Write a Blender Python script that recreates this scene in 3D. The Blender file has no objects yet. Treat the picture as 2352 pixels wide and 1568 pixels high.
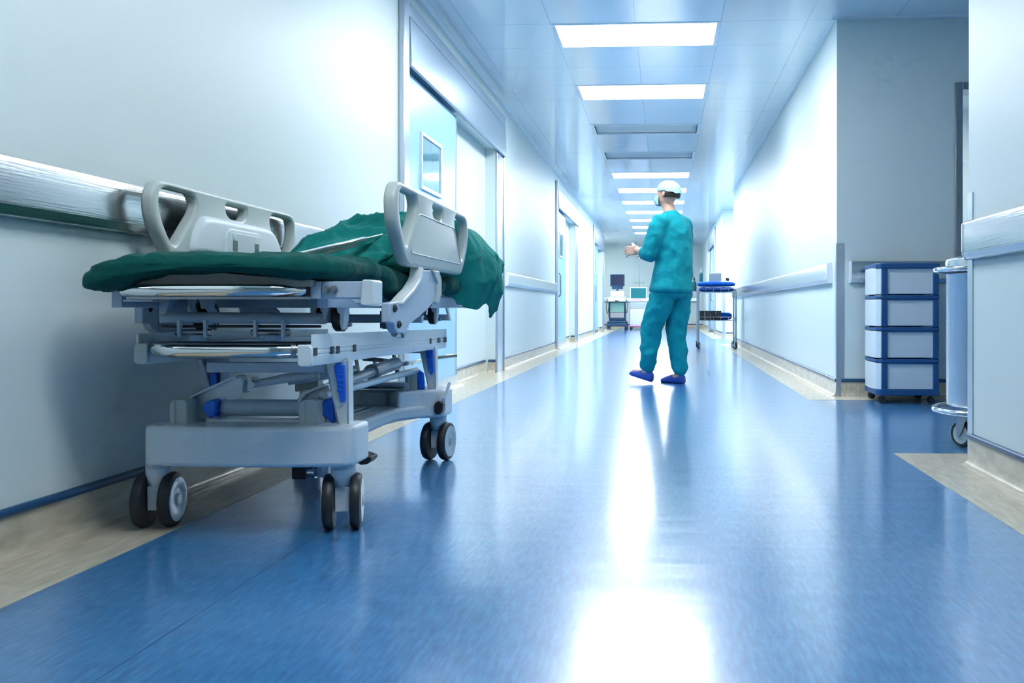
import bpy, bmesh, math, random
from mathutils import Vector, Matrix, noise
random.seed(7)
R = math.radians
PI = math.pi
SC = bpy.context.scene
COL = SC.collection

# ------------------------------------------------------------------ materials
def nt(name):
    m = bpy.data.materials.new(name); m.use_nodes = True
    t = m.node_tree; b = t.nodes['Principled BSDF']
    return m, t, b

def N(t, kind, **kw):
    n = t.nodes.new(kind)
    for k, v in kw.items():
        if k.startswith('i_'):
            n.inputs[k[2:].replace('_', ' ')].default_value = v
        else:
            setattr(n, k, v)
    return n

def mat(name, col, rough=.5, metal=0., bump=0., bscale=40., var=0., spec=.5, coat=0., aniso=None):
    m, t, b = nt(name)
    b.inputs['Base Color'].default_value = (*col, 1)
    b.inputs['Roughness'].default_value = rough
    b.inputs['Metallic'].default_value = metal
    b.inputs['Specular IOR Level'].default_value = spec
    b.inputs['Coat Weight'].default_value = coat
    tc = N(t, 'ShaderNodeTexCoord')
    mp = N(t, 'ShaderNodeMapping')
    t.links.new(tc.outputs['Object'], mp.inputs['Vector'])
    if aniso: mp.inputs['Scale'].default_value = aniso
    nz = N(t, 'ShaderNodeTexNoise')
    nz.inputs['Scale'].default_value = bscale
    nz.inputs['Detail'].default_value = 3
    t.links.new(mp.outputs['Vector'], nz.inputs['Vector'])
    if var:
        mx = N(t, 'ShaderNodeMix', data_type='RGBA')
        mx.inputs['A'].default_value = (*[c * (1 - var) for c in col], 1)
        mx.inputs['B'].default_value = (*[min(1, c * (1 + var)) for c in col], 1)
        t.links.new(nz.outputs['Fac'], mx.inputs['Factor'])
        t.links.new(mx.outputs['Result'], b.inputs['Base Color'])
    if bump:
        bp = N(t, 'ShaderNodeBump')
        bp.inputs['Strength'].default_value = bump
        bp.inputs['Distance'].default_value = .01
        t.links.new(nz.outputs['Fac'], bp.inputs['Height'])
        t.links.new(bp.outputs['Normal'], b.inputs['Normal'])
    return m

def emis(name, col, s):
    m, t, b = nt(name)
    b.inputs['Base Color'].default_value = (*col, 1)
    b.inputs['Emission Color'].default_value = (*col, 1)
    b.inputs['Emission Strength'].default_value = s
    return m

def steel(name, col=(.62, .68, .74), rough=.28, sc=(1, .03, 1), strength=.08):
    return mat(name, col, rough, 1., bump=strength, bscale=180, aniso=sc, var=.06)

def floor_mat():
    m, t, b = nt('blue_vinyl')
    tc = N(t, 'ShaderNodeTexCoord')
    mp = N(t, 'ShaderNodeMapping'); mp.inputs['Scale'].default_value = (62, 10, 1)
    mp.inputs['Rotation'].default_value = (0, 0, R(8))
    t.links.new(tc.outputs['Object'], mp.inputs['Vector'])
    n1 = N(t, 'ShaderNodeTexNoise'); n1.inputs['Scale'].default_value = 1.6; n1.inputs['Detail'].default_value = 3; n1.inputs['Roughness'].default_value = .6
    t.links.new(mp.outputs['Vector'], n1.inputs['Vector'])
    n2 = N(t, 'ShaderNodeTexNoise'); n2.inputs['Scale'].default_value = 1.1; n2.inputs['Detail'].default_value = 3
    t.links.new(tc.outputs['Object'], n2.inputs['Vector'])
    cr = N(t, 'ShaderNodeValToRGB')
    e = cr.color_ramp.elements
    e[0].position = .28; e[0].color = (.022, .125, .33, 1)
    e[1].position = .74; e[1].color = (.062, .265, .55, 1)
    k = cr.color_ramp.elements.new(.5); k.color = (.038, .185, .43, 1)
    t.links.new(n1.outputs['Fac'], cr.inputs['Fac'])
    # welded sheet seams run along the corridor
    sx = N(t, 'ShaderNodeSeparateXYZ'); t.links.new(tc.outputs['Object'], sx.inputs[0])
    seam = None
    for x0 in (-.93,):
        a = N(t, 'ShaderNodeMath', operation='ADD'); a.inputs[1].default_value = -x0
        t.links.new(sx.outputs['X'], a.inputs[0])
        ab = N(t, 'ShaderNodeMath', operation='ABSOLUTE'); t.links.new(a.outputs[0], ab.inputs[0])
        lt = N(t, 'ShaderNodeMath', operation='LESS_THAN'); lt.inputs[1].default_value = .0012
        t.links.new(ab.outputs[0], lt.inputs[0]); seam = lt
    mx = N(t, 'ShaderNodeMix', data_type='RGBA')
    mx.inputs['B'].default_value = (.01, .05, .15, 1)
    t.links.new(seam.outputs[0], mx.inputs['Factor']); t.links.new(cr.outputs['Color'], mx.inputs['A'])
    t.links.new(mx.outputs['Result'], b.inputs['Base Color'])
    b.inputs['Roughness'].default_value = .28
    b.inputs['Specular IOR Level'].default_value = .95
    b.inputs['Coat Weight'].default_value = .85; b.inputs['Coat Roughness'].default_value = .15; b.inputs['Coat IOR'].default_value = 1.6
    gloss_bump(t, b, tc, .10)
    return m

def gloss_bump(t, b, tc, amt, fine=None):
    # gentle cross-corridor waviness of the polished sheet
    mp = N(t, 'ShaderNodeMapping'); mp.inputs['Scale'].default_value = (1.1, 9, 1)
    t.links.new(tc.outputs['Object'], mp.inputs['Vector'])
    nw = N(t, 'ShaderNodeTexNoise'); nw.inputs['Scale'].default_value = .9; nw.inputs['Detail'].default_value = 2
    t.links.new(mp.outputs['Vector'], nw.inputs['Vector'])
    bp = N(t, 'ShaderNodeBump'); bp.inputs['Strength'].default_value = amt; bp.inputs['Distance'].default_value = .03
    t.links.new(nw.outputs['Fac'], bp.inputs['Height'])
    last = bp
    if fine is not None:
        b2 = N(t, 'ShaderNodeBump'); b2.inputs['Strength'].default_value = .02; b2.inputs['Distance'].default_value = .001
        t.links.new(fine.outputs['Fac'], b2.inputs['Height'])
        t.links.new(bp.outputs['Normal'], b2.inputs['Normal']); last = b2
    t.links.new(last.outputs['Normal'], b.inputs['Normal'])

def beige_mat():
    m, t, b = nt('beige_vinyl')
    tc = N(t, 'ShaderNodeTexCoord')
    mp = N(t, 'ShaderNodeMapping'); mp.inputs['Scale'].default_value = (60, 9, 30)
    t.links.new(tc.outputs['Object'], mp.inputs['Vector'])
    n1 = N(t, 'ShaderNodeTexNoise'); n1.inputs['Scale'].default_value = 1.; n1.inputs['Detail'].default_value = 5
    t.links.new(mp.outputs['Vector'], n1.inputs['Vector'])
    cr = N(t, 'ShaderNodeValToRGB'); e = cr.color_ramp.elements
    e[0].position = .3; e[0].color = (.40, .36, .27, 1)
    e[1].position = .7; e[1].color = (.60, .56, .46, 1)
    t.links.new(n1.outputs['Fac'], cr.inputs['Fac'])
    t.links.new(cr.outputs['Color'], b.inputs['Base Color'])
    b.inputs['Roughness'].default_value = .28
    b.inputs['Specular IOR Level'].default_value = .55
    gloss_bump(t, b, tc, .08)
    return m

def ceil_mat():
    m, t, b = nt('ceiling_panels')
    tc = N(t, 'ShaderNodeTexCoord')
    sx = N(t, 'ShaderNodeSeparateXYZ'); t.links.new(tc.outputs['Object'], sx.inputs[0])
    lines = []
    cells = []
    for ax, off, pitch in (('X', .2, .6), ('Y', -6.28, .5767)):
        a = N(t, 'ShaderNodeMath', operation='ADD'); a.inputs[1].default_value = off + 60 * pitch
        t.links.new(sx.outputs[ax], a.inputs[0])
        d = N(t, 'ShaderNodeMath', operation='DIVIDE'); d.inputs[1].default_value = pitch
        t.links.new(a.outputs[0], d.inputs[0])
        f = N(t, 'ShaderNodeMath', operation='FRACT'); t.links.new(d.outputs[0], f.inputs[0])
        fl = N(t, 'ShaderNodeMath', operation='FLOOR'); t.links.new(d.outputs[0], fl.inputs[0])
        cells.append(fl)
        s = N(t, 'ShaderNodeMath', operation='SUBTRACT'); s.inputs[1].default_value = .5
        t.links.new(f.outputs[0], s.inputs[0])
        ab = N(t, 'ShaderNodeMath', operation='ABSOLUTE'); t.links.new(s.outputs[0], ab.inputs[0])
        g = N(t, 'ShaderNodeMath', operation='GREATER_THAN'); g.inputs[1].default_value = .5 - .0035 / pitch
        t.links.new(ab.outputs[0], g.inputs[0])
        lines.append(g)
    mxx = N(t, 'ShaderNodeMath', operation='MAXIMUM')
    t.links.new(lines[0].outputs[0], mxx.inputs[0]); t.links.new(lines[1].outputs[0], mxx.inputs[1])
    mx = N(t, 'ShaderNodeMix', data_type='RGBA')
    mx.inputs['A'].default_value = (.84, .91, .93, 1); mx.inputs['B'].default_value = (.55, .66, .74, 1)
    t.links.new(mxx.outputs[0], mx.inputs['Factor'])
    t.links.new(mx.outputs['Result'], b.inputs['Base Color'])
    b.inputs['Roughness'].default_value = .13
    b.inputs['Specular IOR Level'].default_value = .6
    # each metal tile is warped a little differently
    cv = N(t, 'ShaderNodeCombineXYZ')
    t.links.new(cells[0].outputs[0], cv.inputs[0]); t.links.new(cells[1].outputs[0], cv.inputs[1])
    wn = N(t, 'ShaderNodeTexWhiteNoise', noise_dimensions='3D'); t.links.new(cv.outputs[0], wn.inputs['Vector'])
    add = N(t, 'ShaderNodeVectorMath', operation='ADD')
    t.links.new(tc.outputs['Object'], add.inputs[0]); t.links.new(wn.outputs['Color'], add.inputs[1])
    nw = N(t, 'ShaderNodeTexNoise'); nw.inputs['Scale'].default_value = 1.3; nw.inputs['Detail'].default_value = 1
    t.links.new(add.outputs[0], nw.inputs['Vector'])
    bp = N(t, 'ShaderNodeBump'); bp.inputs['Strength'].default_value = .12; bp.inputs['Distance'].default_value = .03
    t.links.new(nw.outputs['Fac'], bp.inputs['Height'])
    t.links.new(bp.outputs['Normal'], b.inputs['Normal'])
    return m

def cloth_mat(name, c0, c1, scale=500):
    m, t, b = nt(name)
    tc = N(t, 'ShaderNodeTexCoord')
    n1 = N(t, 'ShaderNodeTexNoise'); n1.inputs['Scale'].default_value = 14; n1.inputs['Detail'].default_value = 5
    t.links.new(tc.outputs['Object'], n1.inputs['Vector'])
    n2 = N(t, 'ShaderNodeTexNoise'); n2.inputs['Scale'].default_value = scale; n2.inputs['Detail'].default_value = 2
    t.links.new(tc.outputs['Object'], n2.inputs['Vector'])
    mx = N(t, 'ShaderNodeMix', data_type='RGBA')
    mx.inputs['A'].default_value = (*c0, 1); mx.inputs['B'].default_value = (*c1, 1)
    t.links.new(n1.outputs['Fac'], mx.inputs['Factor'])
    t.links.new(mx.outputs['Result'], b.inputs['Base Color'])
    b.inputs['Roughness'].default_value = .85
    b.inputs['Specular IOR Level'].default_value = .165
    b.inputs['Sheen Weight'].default_value = .02
    b1 = N(t, 'ShaderNodeBump'); b1.inputs['Strength'].default_value = .8; b1.inputs['Distance'].default_value = .018
    t.links.new(n1.outputs['Fac'], b1.inputs['Height'])
    b2 = N(t, 'ShaderNodeBump'); b2.inputs['Strength'].default_value = .25; b2.inputs['Distance'].default_value = .001
    t.links.new(n2.outputs['Fac'], b2.inputs['Height']); t.links.new(b1.outputs['Normal'], b2.inputs['Normal'])
    t.links.new(b2.outputs['Normal'], b.inputs['Normal'])
    return m

M = dict(
    wall=mat('wall_paint', (.655, .76, .765), .42, bump=.03, bscale=150, spec=.35),
    ceil=ceil_mat(), floor=floor_mat(), beige=beige_mat(),
    bead=mat('blue_bead', (.012, .065, .17), .3, spec=.5),
    steel=steel('brushed_steel', (.50, .55, .57), .24),
    steelv=steel('brushed_steel_vertical', (.56, .62, .68), .3, (1, 1, .03)),
    steeld=steel('dull_steel', (.36, .40, .44), .35),
    header=mat('satin_metal', (.36, .46, .55), .34, .85, bump=.03, bscale=120, aniso=(1, .05, 1)),
    chrome=mat('chrome', (.74, .76, .76), .09, 1., bump=.02, bscale=30),
    leaf=mat('door_blue', (.30, .56, .80), .3, bump=.02, bscale=90, spec=.45),
    white=mat('white_enamel', (.82, .87, .9), .3),
    glass=mat('teal_glass', (.16, .36, .42), .06, .25, spec=.9, coat=.5),
    ivory=mat('ivory_plastic', (.50, .57, .56), .36, bump=.02, bscale=300, spec=.4),
    abs=mat('grey_white_plastic', (.68, .77, .83), .40, bump=.03, bscale=400, spec=.4),
    grey=mat('grey_paint', (.46, .57, .70), .34, bump=.02, bscale=200, var=.08),
    rail=mat('pale_metal_paint', (.70, .79, .84), .30, .1, bump=.02, bscale=200),
    dark=mat('dark_gap', (.02, .035, .05), .5),
    rubber=mat('black_rubber', (.012, .016, .02), .45, bump=.03, bscale=100),
    hub=mat('hub_plastic', (.50, .58, .62), .3, .3),
    bluep=mat('blue_plastic', (.008, .15, .80), .3, var=.05),
    green=cloth_mat('green_drape', (.0, .155, .14), (.018, .29, .265)),
    greend=cloth_mat('green_mattress_cover', (.0, .048, .044), (.002, .105, .092)),
    scrub=cloth_mat('teal_scrubs', (.0, .20, .25), (.005, .31, .36), 300),
    board=mat('brown_board', (.28, .27, .25), .5, var=.1),
    drawer=mat('frosted_drawer', (.66, .76, .82), .25, spec=.5),
    navy=mat('navy_plastic', (.012, .085, .25), .35),
    skin=mat('skin', (.62, .36, .27), .5, var=.05),
    capb=mat('cap_blue', (.32, .58, .82), .8),
    hair=mat('dark_hair', (.02, .015, .012), .6),
    shoe=mat('clog_blue', (.01, .05, .32), .45),
    bpad=cloth_mat('blue_pad', (.0, .07, .48), (.01, .16, .72)),
    black=mat('black_plastic', (.02, .025, .035), .4),
    screen=mat('screen_dark', (.018, .025, .07), .12, spec=.6),
    screent=mat('screen_teal', (.02, .22, .25), .12, spec=.6),
    mint=mat('mint_panel', (.32, .58, .50), .4),
    greyp=mat('warm_grey_panel', (.50, .48, .50), .4),
    navym=mat('machine_navy', (.02, .07, .16), .35),
    pink=mat('pink_bumper', (.85, .35, .62), .4),
    dim=emis('lamp_diffuser_dim', (.95, .985, 1.), 10.),
    lit=emis('lamp_diffuser', (.95, .985, 1.), 13.),
    scr=emis('lit_screen', (.25, .35, 1.), 1.2),
    tealp=mat('teal_plastic', (.01, .16, .18), .4),
)

# ------------------------------------------------------------------ mesh helper
class MB:
    def __init__(s): s.bm = bmesh.new(); s.mi = 0
    def _f(s, vs):
        try:
            f = s.bm.faces.new(vs); f.material_index = s.mi; return f
        except ValueError: return None
    def box(s, x0, x1, y0, y1, z0, z1, mtx=None):
        c = [Vector((x, y, z)) for z in (z0, z1) for y in (y0, y1) for x in (x0, x1)]
        if mtx: c = [mtx @ p for p in c]
        v = [s.bm.verts.new(p) for p in c]
        for q in ((0, 2, 3, 1), (4, 5, 7, 6), (0, 1, 5, 4), (2, 6, 7, 3), (0, 4, 6, 2), (1, 3, 7, 5)):
            s._f([v[i] for i in q])
        return s
    def bar(s, p0, p1, w, h, up=(0, 0, 1)):
        p0 = Vector(p0); p1 = Vector(p1); d = (p1 - p0); L = d.length; d.normalize()
        up = Vector(up)
        if abs(d.dot(up)) > .99: up = Vector((0, 1, 0))
        x = d.cross(up).normalized(); u = x.cross(d)
        m = Matrix((x, d, u)).transposed().to_4x4(); m.translation = p0
        return s.box(-w / 2, w / 2, 0, L, -h / 2, h / 2, m)
    def tube(s, path, r, seg=12, cap=True, closed=False):
        P = [Vector(p) for p in path]; n = len(P)
        rs = r if isinstance(r, (list, tuple)) else [r] * n
        rings = []; up = None
        for i, p in enumerate(P):
            if closed: d = P[(i + 1) % n] - P[i - 1]
            elif i == 0: d = P[1] - P[0]
            elif i == n - 1: d = P[-1] - P[-2]
            else: d = (P[i + 1] - p).normalized() + (p - P[i - 1]).normalized()
            if d.length < 1e-9: d = P[i] - P[i - 1]
            d.normalize()
            if up is None:
                up = Vector((0, 0, 1)) if abs(d.z) < .9 else Vector((1, 0, 0))
            x = up - d * up.dot(d)
            if x.length < 1e-6: x = d.orthogonal()
            x.normalize(); y = d.cross(x); up = x
            rings.append([s.bm.verts.new(p + (x * math.cos(a) + y * math.sin(a)) * rs[i]) for a in [2 * PI * k / seg for k in range(seg)]])
        m = n if closed else n - 1
        for i in range(m):
            A = rings[i]; B = rings[(i + 1) % n]
            for k in range(seg):
                s._f([A[k], A[(k + 1) % seg], B[(k + 1) % seg], B[k]])
        if cap and not closed:
            s._f(rings[0][::-1]); s._f(rings[-1])
        return s
    def cyl(s, p0, p1, r0, r1=None, seg=20):
        return s.tube([p0, p1], [r0, r0 if r1 is None else r1], seg)
    def prism(s, pts, axis, a, b):
        def P(u, v, w):
            return {'x': (w, u, v), 'y': (u, w, v), 'z': (u, v, w)}[axis]
        A = [s.bm.verts.new(P(u, v, a)) for u, v in pts]
        B = [s.bm.verts.new(P(u, v, b)) for u, v in pts]
        n = len(pts)
        s._f(A[::-1]); s._f(B)
        for i in range(n): s._f([A[i], A[(i + 1) % n], B[(i + 1) % n], B[i]])
        return s
    def lathe(s, prof, c=(0, 0, 0), axis='z', seg=28):
        rings = []
        for r, h in prof:
            ring = []
            for k in range(seg):
                a = 2 * PI * k / seg; u, v = r * math.cos(a), r * math.sin(a)
                p = {'z': (u, v, h), 'x': (h, u, v), 'y': (u, h, v)}[axis]
                ring.append(s.bm.verts.new(Vector(c) + Vector(p)))
            rings.append(ring)
        for A, B in zip(rings, rings[1:]):
            for k in range(seg): s._f([A[k], A[(k + 1) % seg], B[(k + 1) % seg], B[k]])
        s._f(rings[0][::-1]); s._f(rings[-1])
        return s
    def grid(s, fn, nu, nv, wrap=False):
        V = [[s.bm.verts.new(fn(i / (nu - (0 if wrap else 1)), j / (nv - 1))) for i in range(nu)] for j in range(nv)]
        for j in range(nv - 1):
            for i in range(nu if wrap else nu - 1):
                s._f([V[j][i], V[j][(i + 1) % nu], V[j + 1][(i + 1) % nu], V[j + 1][i]])
        return V
    def sphere(s, c, r, seg=16, rg=10):
        c = Vector(c); rr = r if isinstance(r, tuple) else (r, r, r)
        prof = []
        rings = []
        for j in range(1, rg):
            a = PI * j / rg
            rings.append([s.bm.verts.new(c + Vector((rr[0] * math.sin(a) * math.cos(2 * PI * k / seg), rr[1] * math.sin(a) * math.sin(2 * PI * k / seg), -rr[2] * math.cos(a)))) for k in range(seg)])
        b = s.bm.verts.new(c - Vector((0, 0, rr[2]))); t = s.bm.verts.new(c + Vector((0, 0, rr[2])))
        for A, B in zip(rings, rings[1:]):
            for k in range(seg): s._f([A[k], A[(k + 1) % seg], B[(k + 1) % seg], B[k]])
        for k in range(seg):
            s._f([b, rings[0][(k + 1) % seg], rings[0][k]]); s._f([t, rings[-1][k], rings[-1][(k + 1) % seg]])
        return s
    def build(s, name, mats, parent=None, bevel=0, ang=38, smooth=True, seg=2, recalc=True, flat=False):
        if recalc: bmesh.ops.recalc_face_normals(s.bm, faces=s.bm.faces)
        me = bpy.data.meshes.new(name)
        if smooth:
            for f in s.bm.faces: f.smooth = True
            for e in s.bm.edges:
                if len(e.link_faces) == 2 and e.calc_face_angle(0) > R(ang): e.smooth = False
        s.bm.to_mesh(me); s.bm.free()
        for m in (mats if isinstance(mats, (list, tuple)) else [mats]): me.materials.append(m)
        o = bpy.data.objects.new(name, me); COL.objects.link(o)
        if parent: o.parent = parent
        if bevel:
            b = o.modifiers.new('bevel', 'BEVEL'); b.width = bevel; b.segments = seg; b.limit_method = 'ANGLE'; b.angle_limit = R(30)
            b.harden_normals = False
        return o

def empty(name, loc=(0, 0, 0), rz=0):
    o = bpy.data.objects.new(name, None); COL.objects.link(o)
    o.empty_display_size = .1; o.location = loc; o.rotation_euler = (0, 0, rz); return o
def tag(o, label=None, cat=None, group=None, kind=None):
    if label: o['label'] = label
    if cat: o['category'] = cat
    if group: o['group'] = group
    if kind: o['kind'] = kind
    return o
def struct(o): o['kind'] = 'structure'; return o
def copy_tree(o, parent=None):
    c = o.copy(); COL.objects.link(c)
    if parent: c.parent = parent
    for ch in list(o.children): copy_tree(ch, c)
    return c

def smooth2d(pts, it=2):
    for _ in range(it):
        q = []
        for i in range(len(pts)):
            a = pts[i]; b = pts[(i + 1) % len(pts)]
            q += [(a[0] * .78 + b[0] * .22, a[1] * .78 + b[1] * .22), (a[0] * .22 + b[0] * .78, a[1] * .22 + b[1] * .78)]
        pts = q
    return pts

def roundpoly(pts, r=.02, n=5):
    out = []
    P = [Vector(p) for p in pts]
    for i in range(len(P)):
        p = P[i]; a = P[i - 1] - p; c = P[(i + 1) % len(P)] - p
        rr = r if not isinstance(r, (list, tuple)) else r[i]
        rr = min(rr, a.length * .48, c.length * .48)
        A = p + a.normalized() * rr; B = p + c.normalized() * rr
        for k in range(n + 1):
            t = k / n
            q = A * (1 - t) ** 2 + p * 2 * t * (1 - t) + B * t * t
            if not out or (Vector(out[-1]) - q).length > 1e-5: out.append((q.x, q.y))
    if (Vector(out[0]) - Vector(out[-1])).length < 1e-5: out.pop()
    return out

def plate(name, outer, holes, thick, bevel, m, parent=None, r=.02, top_only=False):
    """flat plate lying in local XY with rounded rim and holes, thickness along Z"""
    from mathutils.geometry import tessellate_polygon
    bm = bmesh.new()
    loops = []
    for k, pts in enumerate([outer] + holes):
        pts = roundpoly(pts, r)
        ar = sum(pts[i - 1][0] * pts[i][1] - pts[i][0] * pts[i - 1][1] for i in range(len(pts)))
        if (ar < 0) == (k == 0): pts = pts[::-1]      # outline ccw, holes cw
        loops.append(pts)
    def inset(pts, d):
        out = []
        for i in range(len(pts)):
            p = Vector(pts[i]); a = (p - Vector(pts[i - 1])).normalized(); c = (Vector(pts[(i + 1) % len(pts)]) - p).normalized()
            t = (a + c).normalized(); nn = Vector((-t.y, t.x))
            out.append(p + nn * d)
        return out
    ns = 5; lay = []
    for k in range(ns + 1):
        a = PI / 2 * k / ns
        lay.append((bevel * (1 - math.sin(a)), thick / 2 - bevel + bevel * math.cos(a)))
    lay = lay + [(d, -z) for d, z in lay[::-1]]
    capT = []; capB = []
    for pts in loops:
        rings = []
        for d, z in lay:
            q = inset(pts, d); rings.append([bm.verts.new((p.x, p.y, z)) for p in q])
        for A, B in zip(rings, rings[1:]):
            for i in range(len(A)):
                try: bm.faces.new([A[i], A[(i + 1) % len(A)], B[(i + 1) % len(A)], B[i]])
                except ValueError: pass
        capT.append(rings[0]); capB.append(rings[-1])
    for cap in (capT, capB):
        flat = [v for lp in cap for v in lp]
        for t in tessellate_polygon([[v.co for v in lp] for lp in cap]):
            try: bm.faces.new([flat[x] for x in t])
            except ValueError: pass
    bmesh.ops.remove_doubles(bm, verts=bm.verts, dist=1e-6)
    bmesh.ops.recalc_face_normals(bm, faces=bm.faces)
    for f in bm.faces: f.smooth = True
    for e in bm.edges:
        if len(e.link_faces) == 2 and e.calc_face_angle(0) > R(30): e.smooth = False
    me = bpy.data.meshes.new(name); bm.to_mesh(me); bm.free(); me.materials.append(m)
    o = bpy.data.objects.new(name, me); COL.objects.link(o)
    if parent: o.parent = parent
    return o

def arc(pts, r=.03, n=5):
    """round the corners of a 3D polyline"""
    P = [Vector(p) for p in pts]; out = [P[0]]
    for i in range(1, len(P) - 1):
        a = (P[i - 1] - P[i]); b = (P[i + 1] - P[i]); rr = min(r, a.length * .45, b.length * .45)
        A = P[i] + a.normalized() * rr; B = P[i] + b.normalized() * rr
        for k in range(n + 1):
            t = k / n
            out.append(A * (1 - t) ** 2 + P[i] * 2 * t * (1 - t) + B * t * t)
    out.append(P[-1]); return out

# ------------------------------------------------------------------ camera
F, VX, HY, H, TH = 2050., 1525., 708., .61, R(3.0)
CX = VX - F * math.tan(TH)
cam = bpy.data.cameras.new('camera'); camo = bpy.data.objects.new('camera', cam); COL.objects.link(camo)
camo.location = (0, 0, H); camo.rotation_euler = (R(90), 0, TH)
cam.sensor_fit = 'HORIZONTAL'; cam.sensor_width = 36; cam.lens = 36 * F / 2352
cam.shift_x = (1176 - CX) / 2352; cam.shift_y = (HY - 784) / 2352
cam.clip_start = .05
SC.camera = camo

# ------------------------------------------------------------------ setting
XL, XR, CZ = -1.6, 1.195, 2.62
YB, YE = -3.2, 28.0
ALC0, ALC1, ALX = 3.57, 6.25, 4.6       # side passage on the right
OP0, OP1 = 15.4, 18.26                  # far side opening on the right
LE = 23.62                              # left wall steps back here
DOORS_L = [(5.31, 8.76), (13.10, 16.28), (20.1, 23.45)]
DOOR_R = (20.75, 23.6)

m = MB(); m.box(-2.6, ALX, YB, YE + .3, -.05, 0); struct(m.build('floor', M['floor'], smooth=False))
# ceiling: solid strips plus a centre strip pierced by the recessed fixtures
LX0, LX1 = -.8, .4; PIT = 1.73; LY0 = 6.28; PD = .5767
lights = [LY0 + PIT * k for k in range(-4, 11)]
m = MB()
m.box(-2.8, LX0, YB, YE + .3, CZ, CZ + .05); m.box(LX1, ALX + .1, YB, YE + .3, CZ, CZ + .05)
y = YB
for ly in lights:
    if ly > y: m.box(LX0, LX1, y, ly, CZ, CZ + .05)
    y = ly + PD
m.box(LX0, LX1, y, YE + .3, CZ, CZ + .05)
struct(m.build('ceiling', M['ceil'], smooth=False))

def cove(path_fn, a, b, ax, sgn, wallc, name):
    """coved vinyl skirting: profile swept along y (ax='y') or x (ax='x'); sgn = direction into the room"""
    prof = [(0, .105), (.004, .105), (.006, .03), (.012, .014), (.022, .005), (.036, .0012), (.036, 0), (0, 0)]
    m = MB(); m.prism([(wallc + sgn * p, q) for p, q in prof], 'y' if ax == 'y' else 'x', a, b)
    o = struct(m.build(name, M['beige'], ang=60))
    m = MB()
    bp = [(.0, .1), (.006, .101), (.012, .106), (.013, .112), (.011, .119), (.005, .123), (0, .124)]
    m.prism([(wallc + sgn * p, q) for p, q in bp], 'y' if ax == 'y' else 'x', a, b)
    m.build('blue_bead', M['bead'], o, ang=80)
    return o

def wall_box(m, x0, x1, y0, y1, z0=0, z1=CZ): m.box(min(x0, x1), max(x0, x1), y0, y1, z0, z1)

ND = .10
# left wall with three sliding-door niches
m = MB(); y = YB
for a, b in DOORS_L:
    wall_box(m, XL - .2, XL, y, a + .12)
    n0, n1 = a + .12, b - .34
    wall_box(m, XL - .2, XL, n0, n1, 2.13, CZ)
    wall_box(m, XL - .2, XL - ND, n0, n1, 0, 2.13)
    y = n1
wall_box(m, XL - .2, XL, y, LE)
wall_box(m, -2.4, XL - .2, LE - .2, LE); wall_box(m, -2.5, -2.3, LE, YE)
struct(m.build('wall_left', M['wall'], smooth=False))
m = MB(); wall_box(m, XR, XR + .2, YB, ALC0); struct(m.build('wall_right', M['wall'], smooth=False))
m = MB(); y = ALC1
a, b = DOOR_R; n0, n1 = a + .12, b - .3
wall_box(m, XR, XR + .2, ALC1, OP0); wall_box(m, XR + .2, 2.041, ALC1, ALC1 + .16)
wall_box(m, 2.75, ALX, ALC1, ALC1 + .16); wall_box(m, 2.041, 2.75, ALC1, ALC1 + .16, 2.13, CZ)
struct(m.build('wall_passage', M['wall'], smooth=False))
m = MB(); wall_box(m, XR + .2, ALX, OP0 - .2, OP0); wall_box(m, XR, ALX, OP1, OP1 + .2)
wall_box(m, XR, XR + .2, OP1 + .2, n0); wall_box(m, XR, XR + .2, n0, n1, 2.13, CZ); wall_box(m, XR + ND, XR + .2, n0, n1, 0, 2.13)
wall_box(m, XR, XR + .2, n1, YE)
struct(m.build('wall_far_right', M['wall'], smooth=False))
m = MB(); wall_box(m, -2.5, ALX, YE, YE + .2); struct(m.build('wall_end', M['wall'], smooth=False))
m = MB(); wall_box(m, -2.5, XR + .2, YB - .2, YB); struct(m.build('wall_back', M['wall'], smooth=False))
m = MB(); wall_box(m, ALX, ALX + .2, ALC0 - .2, OP1 + .2); wall_box(m, XR + .2, ALX, ALC0 - .16, ALC0)
struct(m.build('wall_side', M['wall'], smooth=False))
# room beyond the passage door
m = MB(); wall_box(m, XR + .3, ALX, 9.2, 9.3); struct(m.build('wall_beyond', M['wall'], smooth=False))

# skirting
y = YB
for a, b in DOORS_L:
    cove(None, y, a, 'y', 1, XL, 'baseboard_left')
    cove(None, a + .15, b - .36, 'y', 1, XL - ND, 'baseboard_left')
    cove(None, XL - ND + .03, XL, 'x', -1, b - .34, 'baseboard_left'); y = b
cove(None, y, LE, 'y', 1, XL, 'baseboard_left')
cove(None, YB, ALC0 - .01, 'y', -1, XR, 'baseboard_right')
cove(None, ALC1 + .01, OP0 - .01, 'y', -1, XR, 'baseboard_right')
cove(None, XR + .03, 1.99, 'x', -1, ALC1, 'baseboard_passage')
cove(None, XR + .06, ALX, 'x', 1, ALC0, 'baseboard_passage')
cove(None, XR + .06, ALX, 'x', -1, OP1, 'baseboard_far_right')
cove(None, OP1, DOOR_R[0], 'y', -1, XR, 'baseboard_far_right')
cove(None, DOOR_R[1], YE, 'y', -1, XR, 'baseboard_far_right')
cove(None, -2.3, XR, 'x', -1, YE, 'baseboard_end')
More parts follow.
